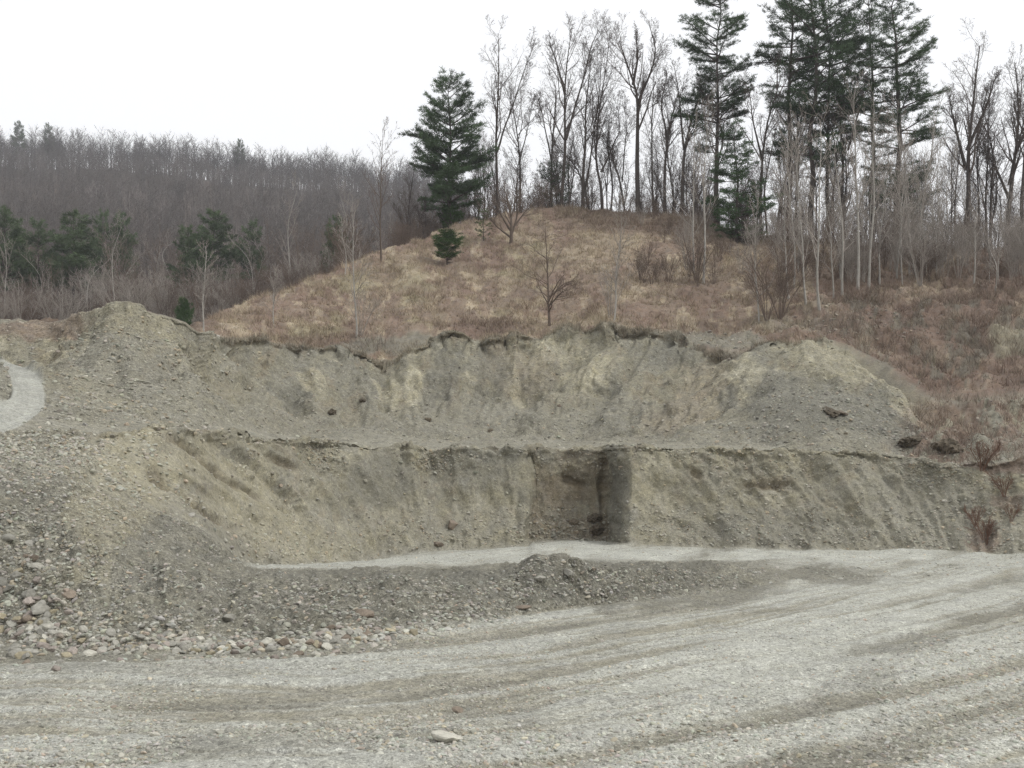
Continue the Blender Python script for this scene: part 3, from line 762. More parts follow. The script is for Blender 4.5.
# ------------------------------------------------------------------ woody plants
def tubes(polys, sides=3):
    """polys: list of (points, radii); all batched by point count"""
    Vs, Fs = [], []; off = 0
    by = {}
    for pts, rad in polys: by.setdefault(len(pts), []).append((pts, rad))
    for n, lst in by.items():
        Pn = np.array([a for a, _ in lst]); Rn = np.array([b for _, b in lst])
        tn = np.gradient(Pn, axis=1); tn /= np.linalg.norm(tn, axis=2)[..., None] + 1e-9
        ref = np.where(np.abs(tn[:, :1, 2:3]) > .9, np.array([1., 0, 0]), np.array([0, 0, 1.]))
        a = np.cross(tn, np.broadcast_to(ref, tn.shape)); a /= np.linalg.norm(a, axis=2)[..., None] + 1e-9
        b = np.cross(tn, a)
        k = np.arange(sides) * 2 * math.pi / sides
        ring = Pn[:, :, None] + Rn[:, :, None, None] * (a[:, :, None] * np.cos(k)[None, None, :, None] + b[:, :, None] * np.sin(k)[None, None, :, None])
        m = len(lst)
        Vs.append(ring.reshape(-1, 3))
        i = np.arange(n - 1); j = np.arange(sides)
        q = np.stack([i[:, None] * sides + j[None], i[:, None] * sides + (j[None] + 1) % sides, (i[:, None] + 1) * sides + (j[None] + 1) % sides, (i[:, None] + 1) * sides + j[None]], -1).reshape(-1, 4)
        Fs.append((q[None] + (np.arange(m) * n * sides)[:, None, None] + off).reshape(-1, 4)); off += m * n * sides
    return np.concatenate(Vs), np.concatenate(Fs)


def norm(v):
    l = math.sqrt(v[0] * v[0] + v[1] * v[1] + v[2] * v[2]) + 1e-9
    return (v[0] / l, v[1] / l, v[2] / l)


def side_dir(r, d, ang):
    a = (0, 0, 1) if abs(d[2]) < .9 else (1, 0, 0)
    x = norm((d[1] * a[2] - d[2] * a[1], d[2] * a[0] - d[0] * a[2], d[0] * a[1] - d[1] * a[0]))
    y = (d[1] * x[2] - d[2] * x[1], d[2] * x[0] - d[0] * x[2], d[0] * x[1] - d[1] * x[0])
    t = r.uniform(0, 6.283); c, s = math.cos(t), math.sin(t); ca, sa = math.cos(ang), math.sin(ang)
    return norm(tuple(d[i] * ca + (x[i] * c + y[i] * s) * sa for i in range(3)))


def interp_poly(pts, t):
    f = t * (len(pts) - 1); i = min(int(f), len(pts) - 2); f -= i
    p = tuple(pts[i][k] * (1 - f) + pts[i + 1][k] * f for k in range(3))
    d = norm(tuple(pts[i + 1][k] - pts[i][k] for k in range(3)))
    return p, d


class Style:
    def __init__(s, n=(11, 6, 4, 3), ang=(.75, .8, .8, .8), ratio=(.42, .5, .5, .5), trop=(.02, .1, .08, .03), wob=.12, rmin=.006, t0=.32, rr=.5, maxlev=4):
        s.__dict__.update(locals())


def branch_out(r, pts, rad, L, lev, st, out):
    if lev >= st.maxlev: return
    n = st.n[min(lev, len(st.n) - 1)]
    n = max(1, int(n * r.uniform(.75, 1.25)))
    for i in range(n):
        t0 = st.t0 if lev == 0 else .2
        t = t0 + (1 - t0) * ((i + r.random()) / n)
        t = min(t, .99)
        p, d = interp_poly(pts, t)
        rb = rad[0] + (rad[-1] - rad[0]) * t
        ang = st.ang[min(lev, len(st.ang) - 1)] * r.uniform(.6, 1.25)
        nd = side_dir(r, d, ang)
        ln = L * st.ratio[min(lev, len(st.ratio) - 1)] * r.uniform(.6, 1.25) * (1.15 - .65 * t)
        sprout(r, p, nd, ln, max(st.rmin, rb * st.rr * r.uniform(.8, 1.1)), lev + 1, st, out)


def sprout(r, p, d, L, r0, lev, st, out):
    n = 5 if lev <= 1 else (4 if lev == 2 else 3)
    pts = [p]; tr = st.trop[min(lev, len(st.trop) - 1)]
    for i in range(n - 1):
        d = norm((d[0] + r.gauss(0, st.wob), d[1] + r.gauss(0, st.wob), d[2] + r.gauss(0, st.wob) + tr))
        p = (p[0] + d[0] * L / (n - 1), p[1] + d[1] * L / (n - 1), p[2] + d[2] * L / (n - 1))
        pts.append(p)
    r1 = max(st.rmin * .6, r0 * .35)
    rad = [r0 + (r1 - r0) * i / (n - 1) for i in range(n)]
    out.append((pts, rad, lev))
    branch_out(r, pts, rad, L, lev, st, out)


def make_bare(seed, stems, rbase, st):
    """stems: list of polylines (metres, local, first is the trunk from the root). Returns trunk polys, crown polys"""
    r = random.Random(seed)
    trunk, crown = [], []
    for k, s in enumerate(stems):
        L = sum(math.dist(s[i], s[i + 1]) for i in range(len(s) - 1))
        r0 = rbase if k == 0 else rbase * (.62 if len(s) < 9 else .8)
        # resample + wobble
        n = 11; pts = []
        for i in range(n):
            p, d = interp_poly(s, i / (n - 1))
            w = .011 * L * (0 < i)
            pts.append((p[0] + r.gauss(0, w), p[1] + r.gauss(0, w), p[2]))
        for _ in range(2):
            pts = [pts[0]] + [tuple((pts[i - 1][c_] + 2 * pts[i][c_] + pts[i + 1][c_]) / 4 for c_ in range(3)) for i in range(1, n - 1)] + [pts[-1]]
        pts[0] = tuple(s[0])
        rad = [max(.012, r0 * (1 - .86 * (i / (n - 1)) ** .9)) for i in range(n)]
        if k == 0 and r0 > .05: rad[0] *= 1.3
        trunk.append((pts, rad))
        out = []
        branch_out(r, pts, rad, L, 0, st, out)
        crown += [(a, b) for a, b, _ in out]
    return trunk, crown


def bare_meshes(seed, stems, rbase, st, mtrunk, mtwig):
    t, c = make_bare(seed, stems, rbase, st)
    v, f = tubes(t, 6)
    m1 = mesh_np('trunk', v, f, mtrunk, smooth=True, link=False)
    v, f = tubes(c, 3)
    m2 = mesh_np('crown', v, f, mtwig, smooth=True, link=False)
    return m1, m2


def put(name, meshes, loc, label, cat, group=None, rz=0, sc=1.0, parts=('trunk', 'crown')):
    e = empty(name, loc, rz, label, cat, group)
    e.scale = sc if isinstance(sc, tuple) else (sc,) * 3
    for pn, me in zip(parts, meshes): obj(pn, me, e)
    return e


ST_FOREST = Style(n=(18, 7, 5, 3), ang=(.60, .75, .8, .8), ratio=(.30, .5, .55, .55), trop=(.02, .13, .08, .04), t0=.36, rmin=.009)
ST_SAPL = Style(n=(24, 5, 3), ang=(.75, .7, .7), ratio=(.28, .42, .5), trop=(0, .12, .08, .05), t0=.2, maxlev=3, rmin=.010, wob=.08)
ST_CONE = Style(n=(24, 6, 4), ang=(1.15, .7, .7), ratio=(.36, .4, .5), trop=(0, .07, .08, .05), t0=.16, maxlev=3, rmin=.007, wob=.09)
ST_SHRUB = Style(n=(8, 5, 4), ang=(.55, .6, .6), ratio=(.5, .5, .5), trop=(0, .05, .05, .05), t0=.2, maxlev=3, rmin=.005, wob=.14)


def px_stems(u0, y0, d, stems, r):
    out = []
    for s in stems:
        yj = 0.0; pts = []
        for i, (u, y) in enumerate(s):
            if i: yj += r.gauss(0, .45)
            pts.append(((u - u0) / F * d, yj, (y0 - y) / F * d))
        out.append(pts)
    return out


def hill_tree(label, u, d, stems, rb, style=ST_FOREST, mats=(M_BARK_DARK, M_TWIG_DARK), name='bare_tree', cat='tree', group=None, seed=0, loc=None):
    p = loc if loc is not None else at_d(u, d)
    d = p.y; y0 = row_of(p)
    r = random.Random(seed + int(u * 7))
    st = px_stems(u, y0, d, stems, r)
    dx = p.x - (u - 512) / F * d
    for s in st:
        if s is st[0]: s[0] = (0, 0, -.15)
    ms = bare_meshes(seed + int(u), st, rb, style, *mats)
    return put(name, ms, p, label, cat, group)


# --- the tall bare trees on the hilltop, drawn after the photograph
HT = [
    ('tall slender bare tree right of the dark pine, forking low into two long stems', 497, 101, [[(497, 210), (497, 150), (498, 100), (499, 33)], [(497, 152), (506, 125), (517, 90), (535, 42)]], .19),
    ('bare tree with a long left leaning limb, behind the two stemmed one', 520, 106, [[(520, 208), (519, 160), (515, 120), (505, 88)], [(519, 165), (528, 130), (533, 100)]], .14),
    ('bare tree with a narrow crown standing over the dark juniper on the crest', 552, 104, [[(552, 208), (551, 150), (556, 110), (553, 75)], [(551, 160), (543, 120), (538, 98)]], .15),
    ('tallest bare tree left of the big forked one, with a leaning dark trunk', 561, 100, [[(561, 207), (566, 150), (564, 90), (572, 24)], [(566, 140), (578, 100), (590, 60), (597, 32)], [(565, 95), (556, 62), (548, 40)]], .22),
    ('bare tree with twin parallel trunks on the middle of the crest', 583, 101, [[(583, 207), (584, 160), (584, 110), (590, 60)], [(583, 200), (590, 160), (597, 110), (602, 45)]], .2),
    ('bare tree whose crooked limbs spread like a candelabrum at half height', 602, 102, [[(602, 206), (601, 172), (594, 145), (600, 105), (612, 30)], [(601, 172), (612, 145), (622, 128), (618, 95)]], .17),
    ('small crooked bare tree leaning left at the crest, below the candelabrum limbs', 594, 104, [[(594, 207), (583, 180), (570, 160), (556, 146)]], .12),
    ('bare tree leaning left beneath the big forked one', 627, 103, [[(627, 207), (620, 178), (612, 158), (606, 140)], [(622, 182), (626, 140), (624, 100)]], .13),
    ('big bare tree with a straight trunk opening into a wide V at mid height', 639, 99, [[(639, 209), (638, 150), (638, 105), (630, 78), (617, 44)], [(638, 105), (648, 80), (658, 52), (646, 22)], [(633, 85), (637, 60), (636, 30)]], .27),
    ('thin bare tree between the V shaped one and the big pine', 655, 103, [[(655, 210), (656, 150), (657, 95), (661, 60)]], .12),
    ('bare tree with a slightly bowed trunk just right of the V shaped one', 666, 98, [[(666, 210), (664, 165), (668, 130), (679, 88)], [(667, 140), (661, 105), (668, 75)]], .19),
    ('bare tree leaning right into the big pine', 681, 97, [[(681, 213), (684, 150), (693, 125), (706, 80)], [(684, 150), (679, 110), (674, 72)]], .2),
    ('bare tree with a long diagonal trunk between the young pine and tall pines', 762, 92, [[(762, 228), (760, 170), (770, 110), (783, 70)], [(762, 160), (752, 120), (748, 85)]], .17),
    ('dark bare tree right of the largest pine, with a straight trunk and sweeping limbs', 964, 89, [[(964, 250), (966, 190), (967, 130), (972, 52)], [(966, 170), (957, 125), (950, 95)], [(967, 150), (985, 105), (994, 78)]], .27),
    ('bare tree at the right edge, forking in long ascending limbs', 1008, 90, [[(1008, 250), (1008, 190), (1011, 140), (1009, 66)], [(1009, 185), (1020, 140), (1029, 100)], [(1010, 200), (995, 165), (985, 150)]], .24),
    ('bare tree cut by the right edge of the picture', 1023, 88, [[(1023, 250), (1022, 190), (1024, 120), (1026, 68)]], .2),
    ('slim bare tree between the dark straight one and the right edge fork', 987, 93, [[(987, 248), (989, 200), (986, 150), (990, 100)]], .13),
    ('bare tree rising through the gap left of the largest pine', 846, 92, [[(846, 240), (848, 170), (844, 110), (852, 60)], [(848, 150), (860, 110), (866, 80)]], .17),
    ('leaning bare tree crossing behind the tall pines', 775, 96, [[(775, 236), (785, 180), (800, 130), (812, 80)]], .16),
]
for i, (lb, u, d, stems, rb) in enumerate(HT):
    hill_tree(lb, u, d, stems, rb, seed=i)

# --- background grove trees: templates, copied
tmpl = []
for k in range(7):
    r = random.Random(40 + k)
    h = 14.0
    s = [[(0, 0, -.2), (r.gauss(0, .3), r.gauss(0, .3), h * .35), (r.gauss(0, .7), r.gauss(0, .7), h * .7), (r.gauss(0, 1.2), r.gauss(0, 1.2), h)]]
    if k % 2: s.append([s[0][1], (s[0][1][0] + r.gauss(0, .8), s[0][1][1] + r.gauss(0, .8), h * .6), (s[0][1][0] + r.gauss(0, 1.6), s[0][1][1] + r.gauss(0, 1.6), h * .9)])
    tmpl.append(bare_meshes(300 + k, s, .15, ST_FOREST, M_BARK_DARK, M_TWIG_DARK))
r = random.Random(5)
n_g = 0
GROVE = []
for i in range(62):                       # hilltop left to middle
    GROVE.append((r.uniform(478, 705), r.uniform(103, 128), r.uniform(8, 14.5)))
for i in range(75):                       # right wood
    GROVE.append((r.uniform(700, 1050), r.uniform(90, 125), r.uniform(8, 15)))
for i in range(18):
    GROVE.append((r.uniform(390, 480), r.uniform(95, 118), r.uniform(6, 10)))
for i, (u, d, h) in enumerate(GROVE):
    p = at_d(u, d)
    if u < 480: lb, g = 'thin bare tree in the tangle around the dark pine', 'bare trees around the dark pine'
    elif u < 705: lb, g = 'thin bare tree standing back among the hilltop trees', 'bare trees at the back of the hilltop'
    else: lb, g = 'thin dark bare tree in the wood behind the tall pines', 'bare trees of the wood behind the tall pines'
    put('bare_tree', tmpl[i % 7], p, lb, 'tree', g, r.uniform(0, 6.28), (h / 14 * r.uniform(.8, 1.1),) * 2 + (h / 14,))

# --- pale saplings in front, drawn after the photograph: (u, base row, top u, top row, label)
SP = [(203, 331, 205, 245, 'pale straight sapling where the grassy hill meets the mound'), (273, 325, 274, 268, 'short pale sapling on the lower left of the grassy hill'),
      (356, 338, 353, 208, 'pale sapling with upswept branches alone on the left slope of the hill'), (345, 275, 340, 215, 'small pale sapling behind the lone upswept one'), (382, 262, 383, 128, 'tall grey many branched tree at the left end of the hill wood'),
      (614, 321, 622, 203, 'pale crooked sapling at the pit rim right of the dark conical tree'), (694, 274, 695, 112, 'left of a pair of pale thin trees below the big pine'), (703, 284, 708, 95, 'right of a pair of pale thin trees below the big pine'),
      (759, 324, 757, 196, 'thin pale sapling below the dark cut bank'), (807, 305, 799, 150, 'pale sapling leaning left in front of the tall pines'), (820, 311, 821, 120, 'pale sapling rising beside the left leaning one'),
      (842, 296, 836, 140, 'slim pale tree in front of the tall pine trunks'), (858, 290, 859, 76, 'tallest pale white stemmed tree in front of the pines'), (868, 288, 871, 95, 'pale tree standing close beside the tallest white stem'),
      (880, 286, 884, 170, 'short pale sapling just right of the white stems'), (896, 279, 901, 165, 'pale sapling before the largest pine'), (921, 262, 943, 92, 'pale tree leaning right in front of the largest pine'),
      (918, 284, 916, 205, 'small pale sapling under the right leaning pale tree'), (973, 284, 979, 190, 'pale sapling at the far right shelf edge'), (994, 293, 992, 235, 'lowest pale stub of a sapling at the right shelf edge'), (789, 300, 786, 170, 'grey sapling at the left of the pale stems'),
      (833, 300, 828, 200, 'faint small sapling between two pale stems'), (934, 268, 930, 160, 'thin pale sapling behind the right leaning tree')]
for i, (u, yb, ut, yt, lb) in enumerate(SP):
    p = at_y(u, yb, 8, 15.2)
    d = p.y; y0 = row_of(p)
    tall = (y0 - yt) / F * d
    st = [[(u, y0), (u + (ut - u) * .3 + random.uniform(-2, 2), y0 + (yt - y0) * .35), (u + (ut - u) * .7, y0 + (yt - y0) * .7), (ut, yt)]]
    hill_tree(lb, u, d, st, .024 + tall * .0048, ST_SAPL if tall < 12 else Style(n=(24, 5, 4), ang=(.65, .7, .7), ratio=(.2, .45, .5), trop=(0, .14, .08, .05), t0=.3, maxlev=3, rmin=.007, wob=.08),
              (M_BARK_PALE, M_TWIG_PALE) if u != 382 else (M_BARK_BROWN, M_TWIG_BROWN), 'pale_sapling' if tall < 9 else 'pale_tree', 'sapling' if tall < 9 else 'tree', seed=500 + i, loc=p)
rg = random.Random(33)
sap_t = []
for k in range(4):
    h = 9
    sap_t.append(bare_meshes(950 + k, [[(0, 0, -.2), (rg.gauss(0, .15), rg.gauss(0, .15), h * .4), (rg.gauss(0, .35), rg.gauss(0, .35), h * .7), (rg.gauss(0, .5), rg.gauss(0, .5), h)]], .055, ST_SAPL, M_BARK_PALE, M_TWIG_PALE))
for i in range(34):
    u = rg.uniform(785, 1030); j = col_of(u); k = int(np.argmin(np.abs(S1 - rg.uniform(14.0, 14.9))))
    h = rg.uniform(5, 12.5) if u < 950 else rg.uniform(3, 7)
    put('pale_sapling', sap_t[i % 4], Vector((XX[k, j], YY[k, j], ZZ[k, j])), 'thin pale sapling lost in the screen of pale stems below the pines', 'sapling', 'screen of pale saplings below the pines', rg.uniform(0, 6.28), (h / 9 * .9,) * 2 + (h / 9,))
# dark conical tree above the pit rim
p = at_y(549.5, 326, 12, 15); y0 = row_of(p)
hill_tree('small dark conical bare tree at the pit rim, low branches sweeping right', 549.5, p.y, [[(549.5, y0), (549, 300), (548, 260), (545, 222)], [(550, 305), (562, 292), (574, 288)], [(550, 297), (566, 281), (580, 277)]], .10, ST_CONE, (M_BARK_BROWN, M_TWIG_BROWN), seed=77, loc=p)
# spreading many stemmed tree below the crest
p = at_y(511, 244, 12, 15); y0 = row_of(p)
hill_tree('low spreading bare tree with many stems in the middle of the hill', 511, p.y, [[(511, y0), (511, 225), (508, 205), (503, 180)], [(511, 232), (500, 215), (494, 195)], [(511, 230), (524, 212), (537, 200)], [(511, 235), (517, 212), (520, 180)], [(511, 238), (497, 226), (486, 214)]], .17,
          Style(n=(12, 5, 4), ang=(.6, .7, .7), ratio=(.45, .45, .5), trop=(0, .08, .06, .03), t0=.3, maxlev=3, rmin=.008), (M_BARK_BROWN, M_TWIG_BROWN), seed=31, loc=p)


# --- shrubs and brush
def shrub_stems(r, h, w, n):
    s = []
    for i in range(n):
        a = r.uniform(0, 6.28); x, y = math.cos(a), math.sin(a); k = r.uniform(.2, 1) * w; hh_ = h * r.uniform(.7, 1)
        s.append([(x * .08, y * .08, -.05), (x * k * .35, y * k * .35, hh_ * .4), (x * k * .75, y * k * .75, hh_ * .75), (x * k, y * k, hh_)])
    return s


def shrub_meshes(seed, h, w, n, mat, rb=.03, st=ST_SHRUB):
    r = random.Random(seed)
    t, c = make_bare(seed, shrub_stems(r, h, w, n), rb, st)
    for i in range(1, len(t)): t[i] = (t[i][0], [x * 1.3 for x in t[i][1]])
    v, f = tubes(t, 5); m1 = mesh_np('stem', v, f, mat, smooth=True, link=False)
    v, f = tubes(c, 3); m2 = mesh_np('crown', v, f, mat, smooth=True, link=False)
    return m1, m2


sh_br = [shrub_meshes(600 + k, 2.6, 1.5, 9, M_TWIG_BROWN) for k in range(4)]
sh_pale = [shrub_meshes(620 + k, 3.0, 1.4, 8, M_TWIG_PALE) for k in range(4)]
sh_red = [shrub_meshes(640 + k, 1.3, .9, 10, M_TWIG_RED, .015) for k in range(3)]
SP_ = ('stem', 'crown')
for u, y, sc, ms, lb in [(780, 319, 1.5, sh_br[0], 'brown vase shaped bare shrub above the gravel mound'), (768, 322, 1.2, sh_br[1], 'smaller brown shrub touching the vase shaped one'), (697, 283, 1.3, sh_br[2], 'grey brown bush around the feet of the paired pale trees'),
                         (686, 270, 1.2, sh_pale[0], 'pale twiggy bush left of the paired pale trees'), (610, 318, .95, sh_pale[1], 'small twiggy bush at the foot of the crooked pale sapling'), (360, 336, .8, sh_pale[2], 'small twiggy bush at the foot of the lone left sapling'),
                         (920, 286, 1.1, sh_pale[3], 'tangled pale bush at the shelf edge below the largest pine'), (935, 272, 1.4, sh_pale[0], 'large pale bush behind the shelf edge bush')]:
    put('shrub', ms, at_y(u, y, 11, 15.2), lb, 'shrub', None, random.uniform(0, 6), sc, SP_)
r = random.Random(9)
for i in range(85):
    u = r.uniform(770, 1045); s = r.uniform(14.05, 14.95)
    j = col_of(u); k = int(np.argmin(np.abs(S1 - s)))
    p = Vector((XX[k, j], YY[k, j], ZZ[k, j]))
    pale = r.random() < .6
    put('shrub', (sh_pale if pale else sh_br)[r.randrange(4)], p, ('pale' if pale else 'brown') + ' leafless shrub in the brush below the tall pines', 'shrub', ('pale' if pale else 'brown') + ' brush below the tall pines', r.uniform(0, 6.28), r.uniform(.6, 1.25), SP_)
for i in range(34):
    u = r.uniform(330, 500); j = col_of(u); k = int(np.argmin(np.abs(S1 - (r.uniform(14.9, 15.7) if not 420 < u < 478 else r.uniform(15.4, 15.9)))))
    put('shrub', sh_br[r.randrange(4)], Vector((XX[k, j], YY[k, j], ZZ[k, j])), 'brown leafless shrub in the thicket at the left shoulder of the hill', 'shrub', 'thicket at the left shoulder of the hill', r.uniform(0, 6.28), r.uniform(.7, 1.4), SP_)
for i in range(40):
    u = r.uniform(520, 760); j = col_of(u); k = int(np.argmin(np.abs(S1 - r.uniform(14.9, 15.4))))
    put('shrub', sh_br[r.randrange(4)], Vector((XX[k, j], YY[k, j], ZZ[k, j])), 'low brown shrub among the trunks along the hill crest', 'shrub', 'low shrubs along the hill crest', r.uniform(0, 6.28), r.uniform(.4, .9), SP_)
for i in range(26):
    u = r.uniform(640, 790); j = col_of(u); k = int(np.argmin(np.abs(S1 - r.uniform(13.6, 14.8))))
    put('shrub', (sh_br + sh_pale)[r.randrange(8)], Vector((XX[k, j], YY[k, j], ZZ[k, j])), 'thin twiggy shrub on the grassy slope below the cut bank', 'shrub', 'thin shrubs below the cut bank', r.uniform(0, 6.28), r.uniform(.4, .8), SP_)
for i, (u, y, sc, lb) in enumerate([(1004, 497, .55, 'russet tuft of brush on the lower face at the right edge'), (976, 526, .5, 'russet tuft of brush in the middle of the right rubble'), (985, 545, .65, 'russet brush at the foot of the right rubble'), (1012, 522, .4, 'small russet brush beside the right rubble'), (982, 470, .75, 'russet brush spilling over the terrace lip')]):
    put('brush_tuft', sh_red[i % 3], at_y(u, y, 5, 9), lb, 'brush', None, random.uniform(0, 6), sc, SP_)


# ------------------------------------------------------------------ evergreens
def tuft_faces(r, p, d, n, ln, wd, spread, cols):
    """needles: n narrow triangles fanning from p around d"""
    V, F_, Cc = [], [], []
    for i in range(n):
        nd = norm((d[0] + r.gauss(0, spread), d[1] + r.gauss(0, spread), d[2] + r.gauss(0, spread * .7)))
        s = side_dir(r, nd, 1.57)
        l = ln * r.uniform(.7, 1.2); w = wd * .5
        o = (p[0] + r.gauss(0, ln * .3), p[1] + r.gauss(0, ln * .3), p[2] + r.gauss(0, ln * .15))
        V += [(o[0] - s[0] * w, o[1] - s[1] * w, o[2] - s[2] * w), (o[0] + s[0] * w, o[1] + s[1] * w, o[2] + s[2] * w), (o[0] + nd[0] * l, o[1] + nd[1] * l, o[2] + nd[2] * l)]
        Cc += [cols] * 3
    return V, Cc


def make_pine(seed, h, width, base=.15, rb=.2, prof=None, keep=.85, nw=30, dens=1.0, gcol=(.052, .075, .034), nl=.24, up=.18):
    """white pine: trunk + tiers of feathery boughs. Returns trunk mesh, crown (needles) mesh, boughs mesh"""
    r = random.Random(seed)
    tp = [(r.gauss(0, .06) * i ** .5 * (h / 15), r.gauss(0, .06) * i ** .5 * (h / 15), h * i / 8) for i in range(9)]
    tp[0] = (0, 0, -.2)
    trunk = [(tp, [max(.02, rb * (1 - .92 * i / 8)) for i in range(9)])]
    wood, V, Cc = [], [], []
    for w in range(nw):
        t = base + (1 - base) * (w + r.uniform(-.6, .6)) / nw
        t = min(max(t, base), .985)
        k = (t - base) / (1 - base)
        p, d = interp_poly(tp, t)
        bl = width * (prof(k) if prof else (1 - k) ** .75 * (.55 + .45 * min(1, k * 5)))
        a0 = r.uniform(0, 6.28)
        nb = r.choice([3, 4, 5, 6])
        for b in range(nb):
            if r.random() > keep: continue
            a = a0 + b * 6.283 / nb + r.gauss(0, .25)
            L = max(.35, bl * r.choice([.5, .7, .9, 1.0, 1.1, 1.25]) * r.uniform(.85, 1.12))
            el = up + .5 * k * k + r.gauss(0, .13)
            dd = norm((math.cos(a), math.sin(a), math.tan(min(el, 1.2))))
            pts = [p]; q_ = p; dx = dd
            for i in range(4):
                dx = norm((dx[0] + r.gauss(0, .07), dx[1] + r.gauss(0, .07), dx[2] + r.gauss(0, .05) + .03))
                q_ = tuple(q_[j] + dx[j] * L / 4 for j in range(3)); pts.append(q_)
            r0 = max(.012, .018 * L)
            wood.append((pts, [r0, r0 * .8, r0 * .6, r0 * .45, r0 * .25]))
            ns = max(2, int(L * 2.6))
            shade = r.uniform(.62, 1.45)
            for s in range(ns):
                ts = .30 + .70 * (s + r.random()) / ns
                pp, pd = interp_poly(pts, ts)
                # side sprays lie in flat plumes to both sides of the bough, tips turned up
                for side in (-1, 1):
                    a2 = a + side * r.uniform(.35, 1.1)
                    sl = L * (1.15 - ts) * r.uniform(.3, .6) + .25
                    sd = norm((math.cos(a2), math.sin(a2), .22 + r.gauss(0, .16)))
                    nt_ = max(1, int(sl * 2.8 * dens))
                    for q2 in range(nt_):
                        f = (q2 + r.random()) / nt_
                        po = tuple(pp[j] + sd[j] * sl * f for j in range(3))
                        sh = shade * r.uniform(.75, 1.3)
                        v_, c_ = tuft_faces(r, po, norm((sd[0], sd[1], sd[2] + .35)), 16, nl * 1.1, nl * .13, .85, (gcol[0] * sh, gcol[1] * sh, gcol[2] * sh))
                        V += v_; Cc += c_
            v_, c_ = tuft_faces(r, pts[-1], norm((dx[0], dx[1], dx[2] + .3)), 14, nl, nl * .17, .7, tuple(x * shade for x in gcol)); V += v_; Cc += c_
    for q2 in range(9 if base > .12 else 0):            # dead stubs under the crown
        p, d = interp_poly(tp, r.uniform(.35, 1.0) * base)
        a = r.uniform(0, 6.28); L = r.uniform(.4, 1.0) * width * .5
        dd = norm((math.cos(a), math.sin(a), r.uniform(-.1, .3)))
        wood.append(([tuple(p[j] + dd[j] * L * i / 4 for j in range(3)) for i in range(5)], [.035, .03, .022, .016, .01]))
    v, f = tubes(trunk, 7); v2, f2 = tubes(wood, 4)
    m1 = mesh_np('trunk', np.concatenate([v, v2]), np.concatenate([f, f2 + len(v)]), M_BARK_DARK, smooth=True, link=False)
    V = np.array(V); m2 = mesh_np('crown', V, np.arange(len(V)).reshape(-1, 3), M_NEEDLE, col=np.array(Cc), link=False)
    return m1, m2


PP = ('trunk', 'crown')


def pine_at(label, u, d, ytop, ms, h, name='pine_tree', cat='pine', group=None, rz=0.0, wx=1.0, loc=None):
    p = loc if loc is not None else at_d(u, d)
    hh_ = (row_of(p) - ytop) / F * p.y
    s = hh_ / h
    return put(name, ms, p, label, cat, group, rz, (s * wx, s * wx, s), PP)


lone = make_pine(1, 12.5, 4.6, .17, .2, lambda k: (1 - k) ** .55 * (.72 + .28 * min(1, k * 5)), .92, 27, 1.15, (.054, .088, .040), .3)
pine_at('dark dense pine standing alone at the left of the hilltop', 450, 97, 75, lone, 12.5, wx=.80)
tallA = make_pine(2, 24, 4.6, .30, .28, lambda k: .45 + .75 * math.sin(min(1, k * 1.1) * 2.6) * (1 - k * .55), .57, 29, .95, (.050, .082, .038), .30, .10)
tallB = make_pine(3, 25, 3.4, .28, .27, lambda k: (.5 + .6 * math.sin(k * 2.9)) * (1 - k * .35), .44, 30, .85, (.048, .079, .037), .30, .16)
tallD = make_pine(14, 24, 3.7, .27, .25, lambda k: (.4 + .8 * math.sin(.4 + k * 2.4)) * (1 - k * .4), .45, 30, .85, (.048, .078, .037), .30, .10)
tallC = make_pine(4, 26, 5.4, .14, .32, lambda k: (1 - k) ** .6 * (.5 + .5 * min(1, k * 2.5)), .68, 36, 1.0, (.051, .084, .038), .30, .14)
young = make_pine(5, 10, 2.6, .05, .11, lambda k: (1 - k) ** .7 * (.7 + .3 * min(1, k * 5)), .92, 24, 1.5, (.046, .085, .030))
TP = [(716, 96, -22, tallA, 24, 'tall pine with tiered ragged boughs, leftmost of the big pines', 2.3, .82), (790, 93, -45, tallB, 25, 'tall straight pine just left of the middle of the pine group', 1.2, .95), (812, 92, -60, tallD, 24, 'tall pine with a double looking dark trunk in the middle of the pine group', 3.9, 1.0),
      (829, 96, -30, tallA, 24, 'tall pine behind the white stemmed tree', 4.0, .72), (871, 95, -25, tallB, 25, 'narrow tall pine close left of the largest pine', 5.2, .85), (897, 90, -30, tallC, 26, 'largest and fullest pine, boughs reaching right over the bare trees', .8, 1.0)]
for u, d, yt, ms, h, lb, rz, wx in TP: pine_at(lb, u, d, yt, ms, h, rz=rz, wx=wx)
pine_at('young green pine at the edge of the dark cut bank', 736, 89.5, 122, young, 10, wx=1.2)
pine_at('small pine shaded under the largest pine', 905, 93, 185, young, 10, rz=2, wx=1.2)
bush = make_pine(7, 2.4, 1.0, .2, .05, lambda k: math.sqrt(max(.05, 1 - (1.75 * k - .85) ** 2)), 1.0, 16, 2.8, (.04, .075, .02), .16, .3)
pine_at('round dark green bush on a thin stem on the hill slope', 447, 0, 234, bush, 2.4, 'evergreen_bush', 'bush', loc=at_y(447, 265, 12, 15.0), wx=1.1)
pine_at('dark green shrub right beneath the lone pine', 451, 0, 206, bush, 2.4, 'evergreen_bush', 'bush', rz=1, wx=.85, loc=at_y(451, 222, 12, 15.2))
pale_bush = make_pine(8, 2.4, .8, .1, .04, lambda k: math.sin(.5 + k * 2.3) * 1.0, .6, 11, .8, (.085, .11, .045), .15, .4)
pine_at('thin light green shrub between the dark bush and the spreading bare tree', 484, 0, 213, pale_bush, 2.4, 'evergreen_bush', 'bush', loc=at_y(484, 242, 12, 15.0))
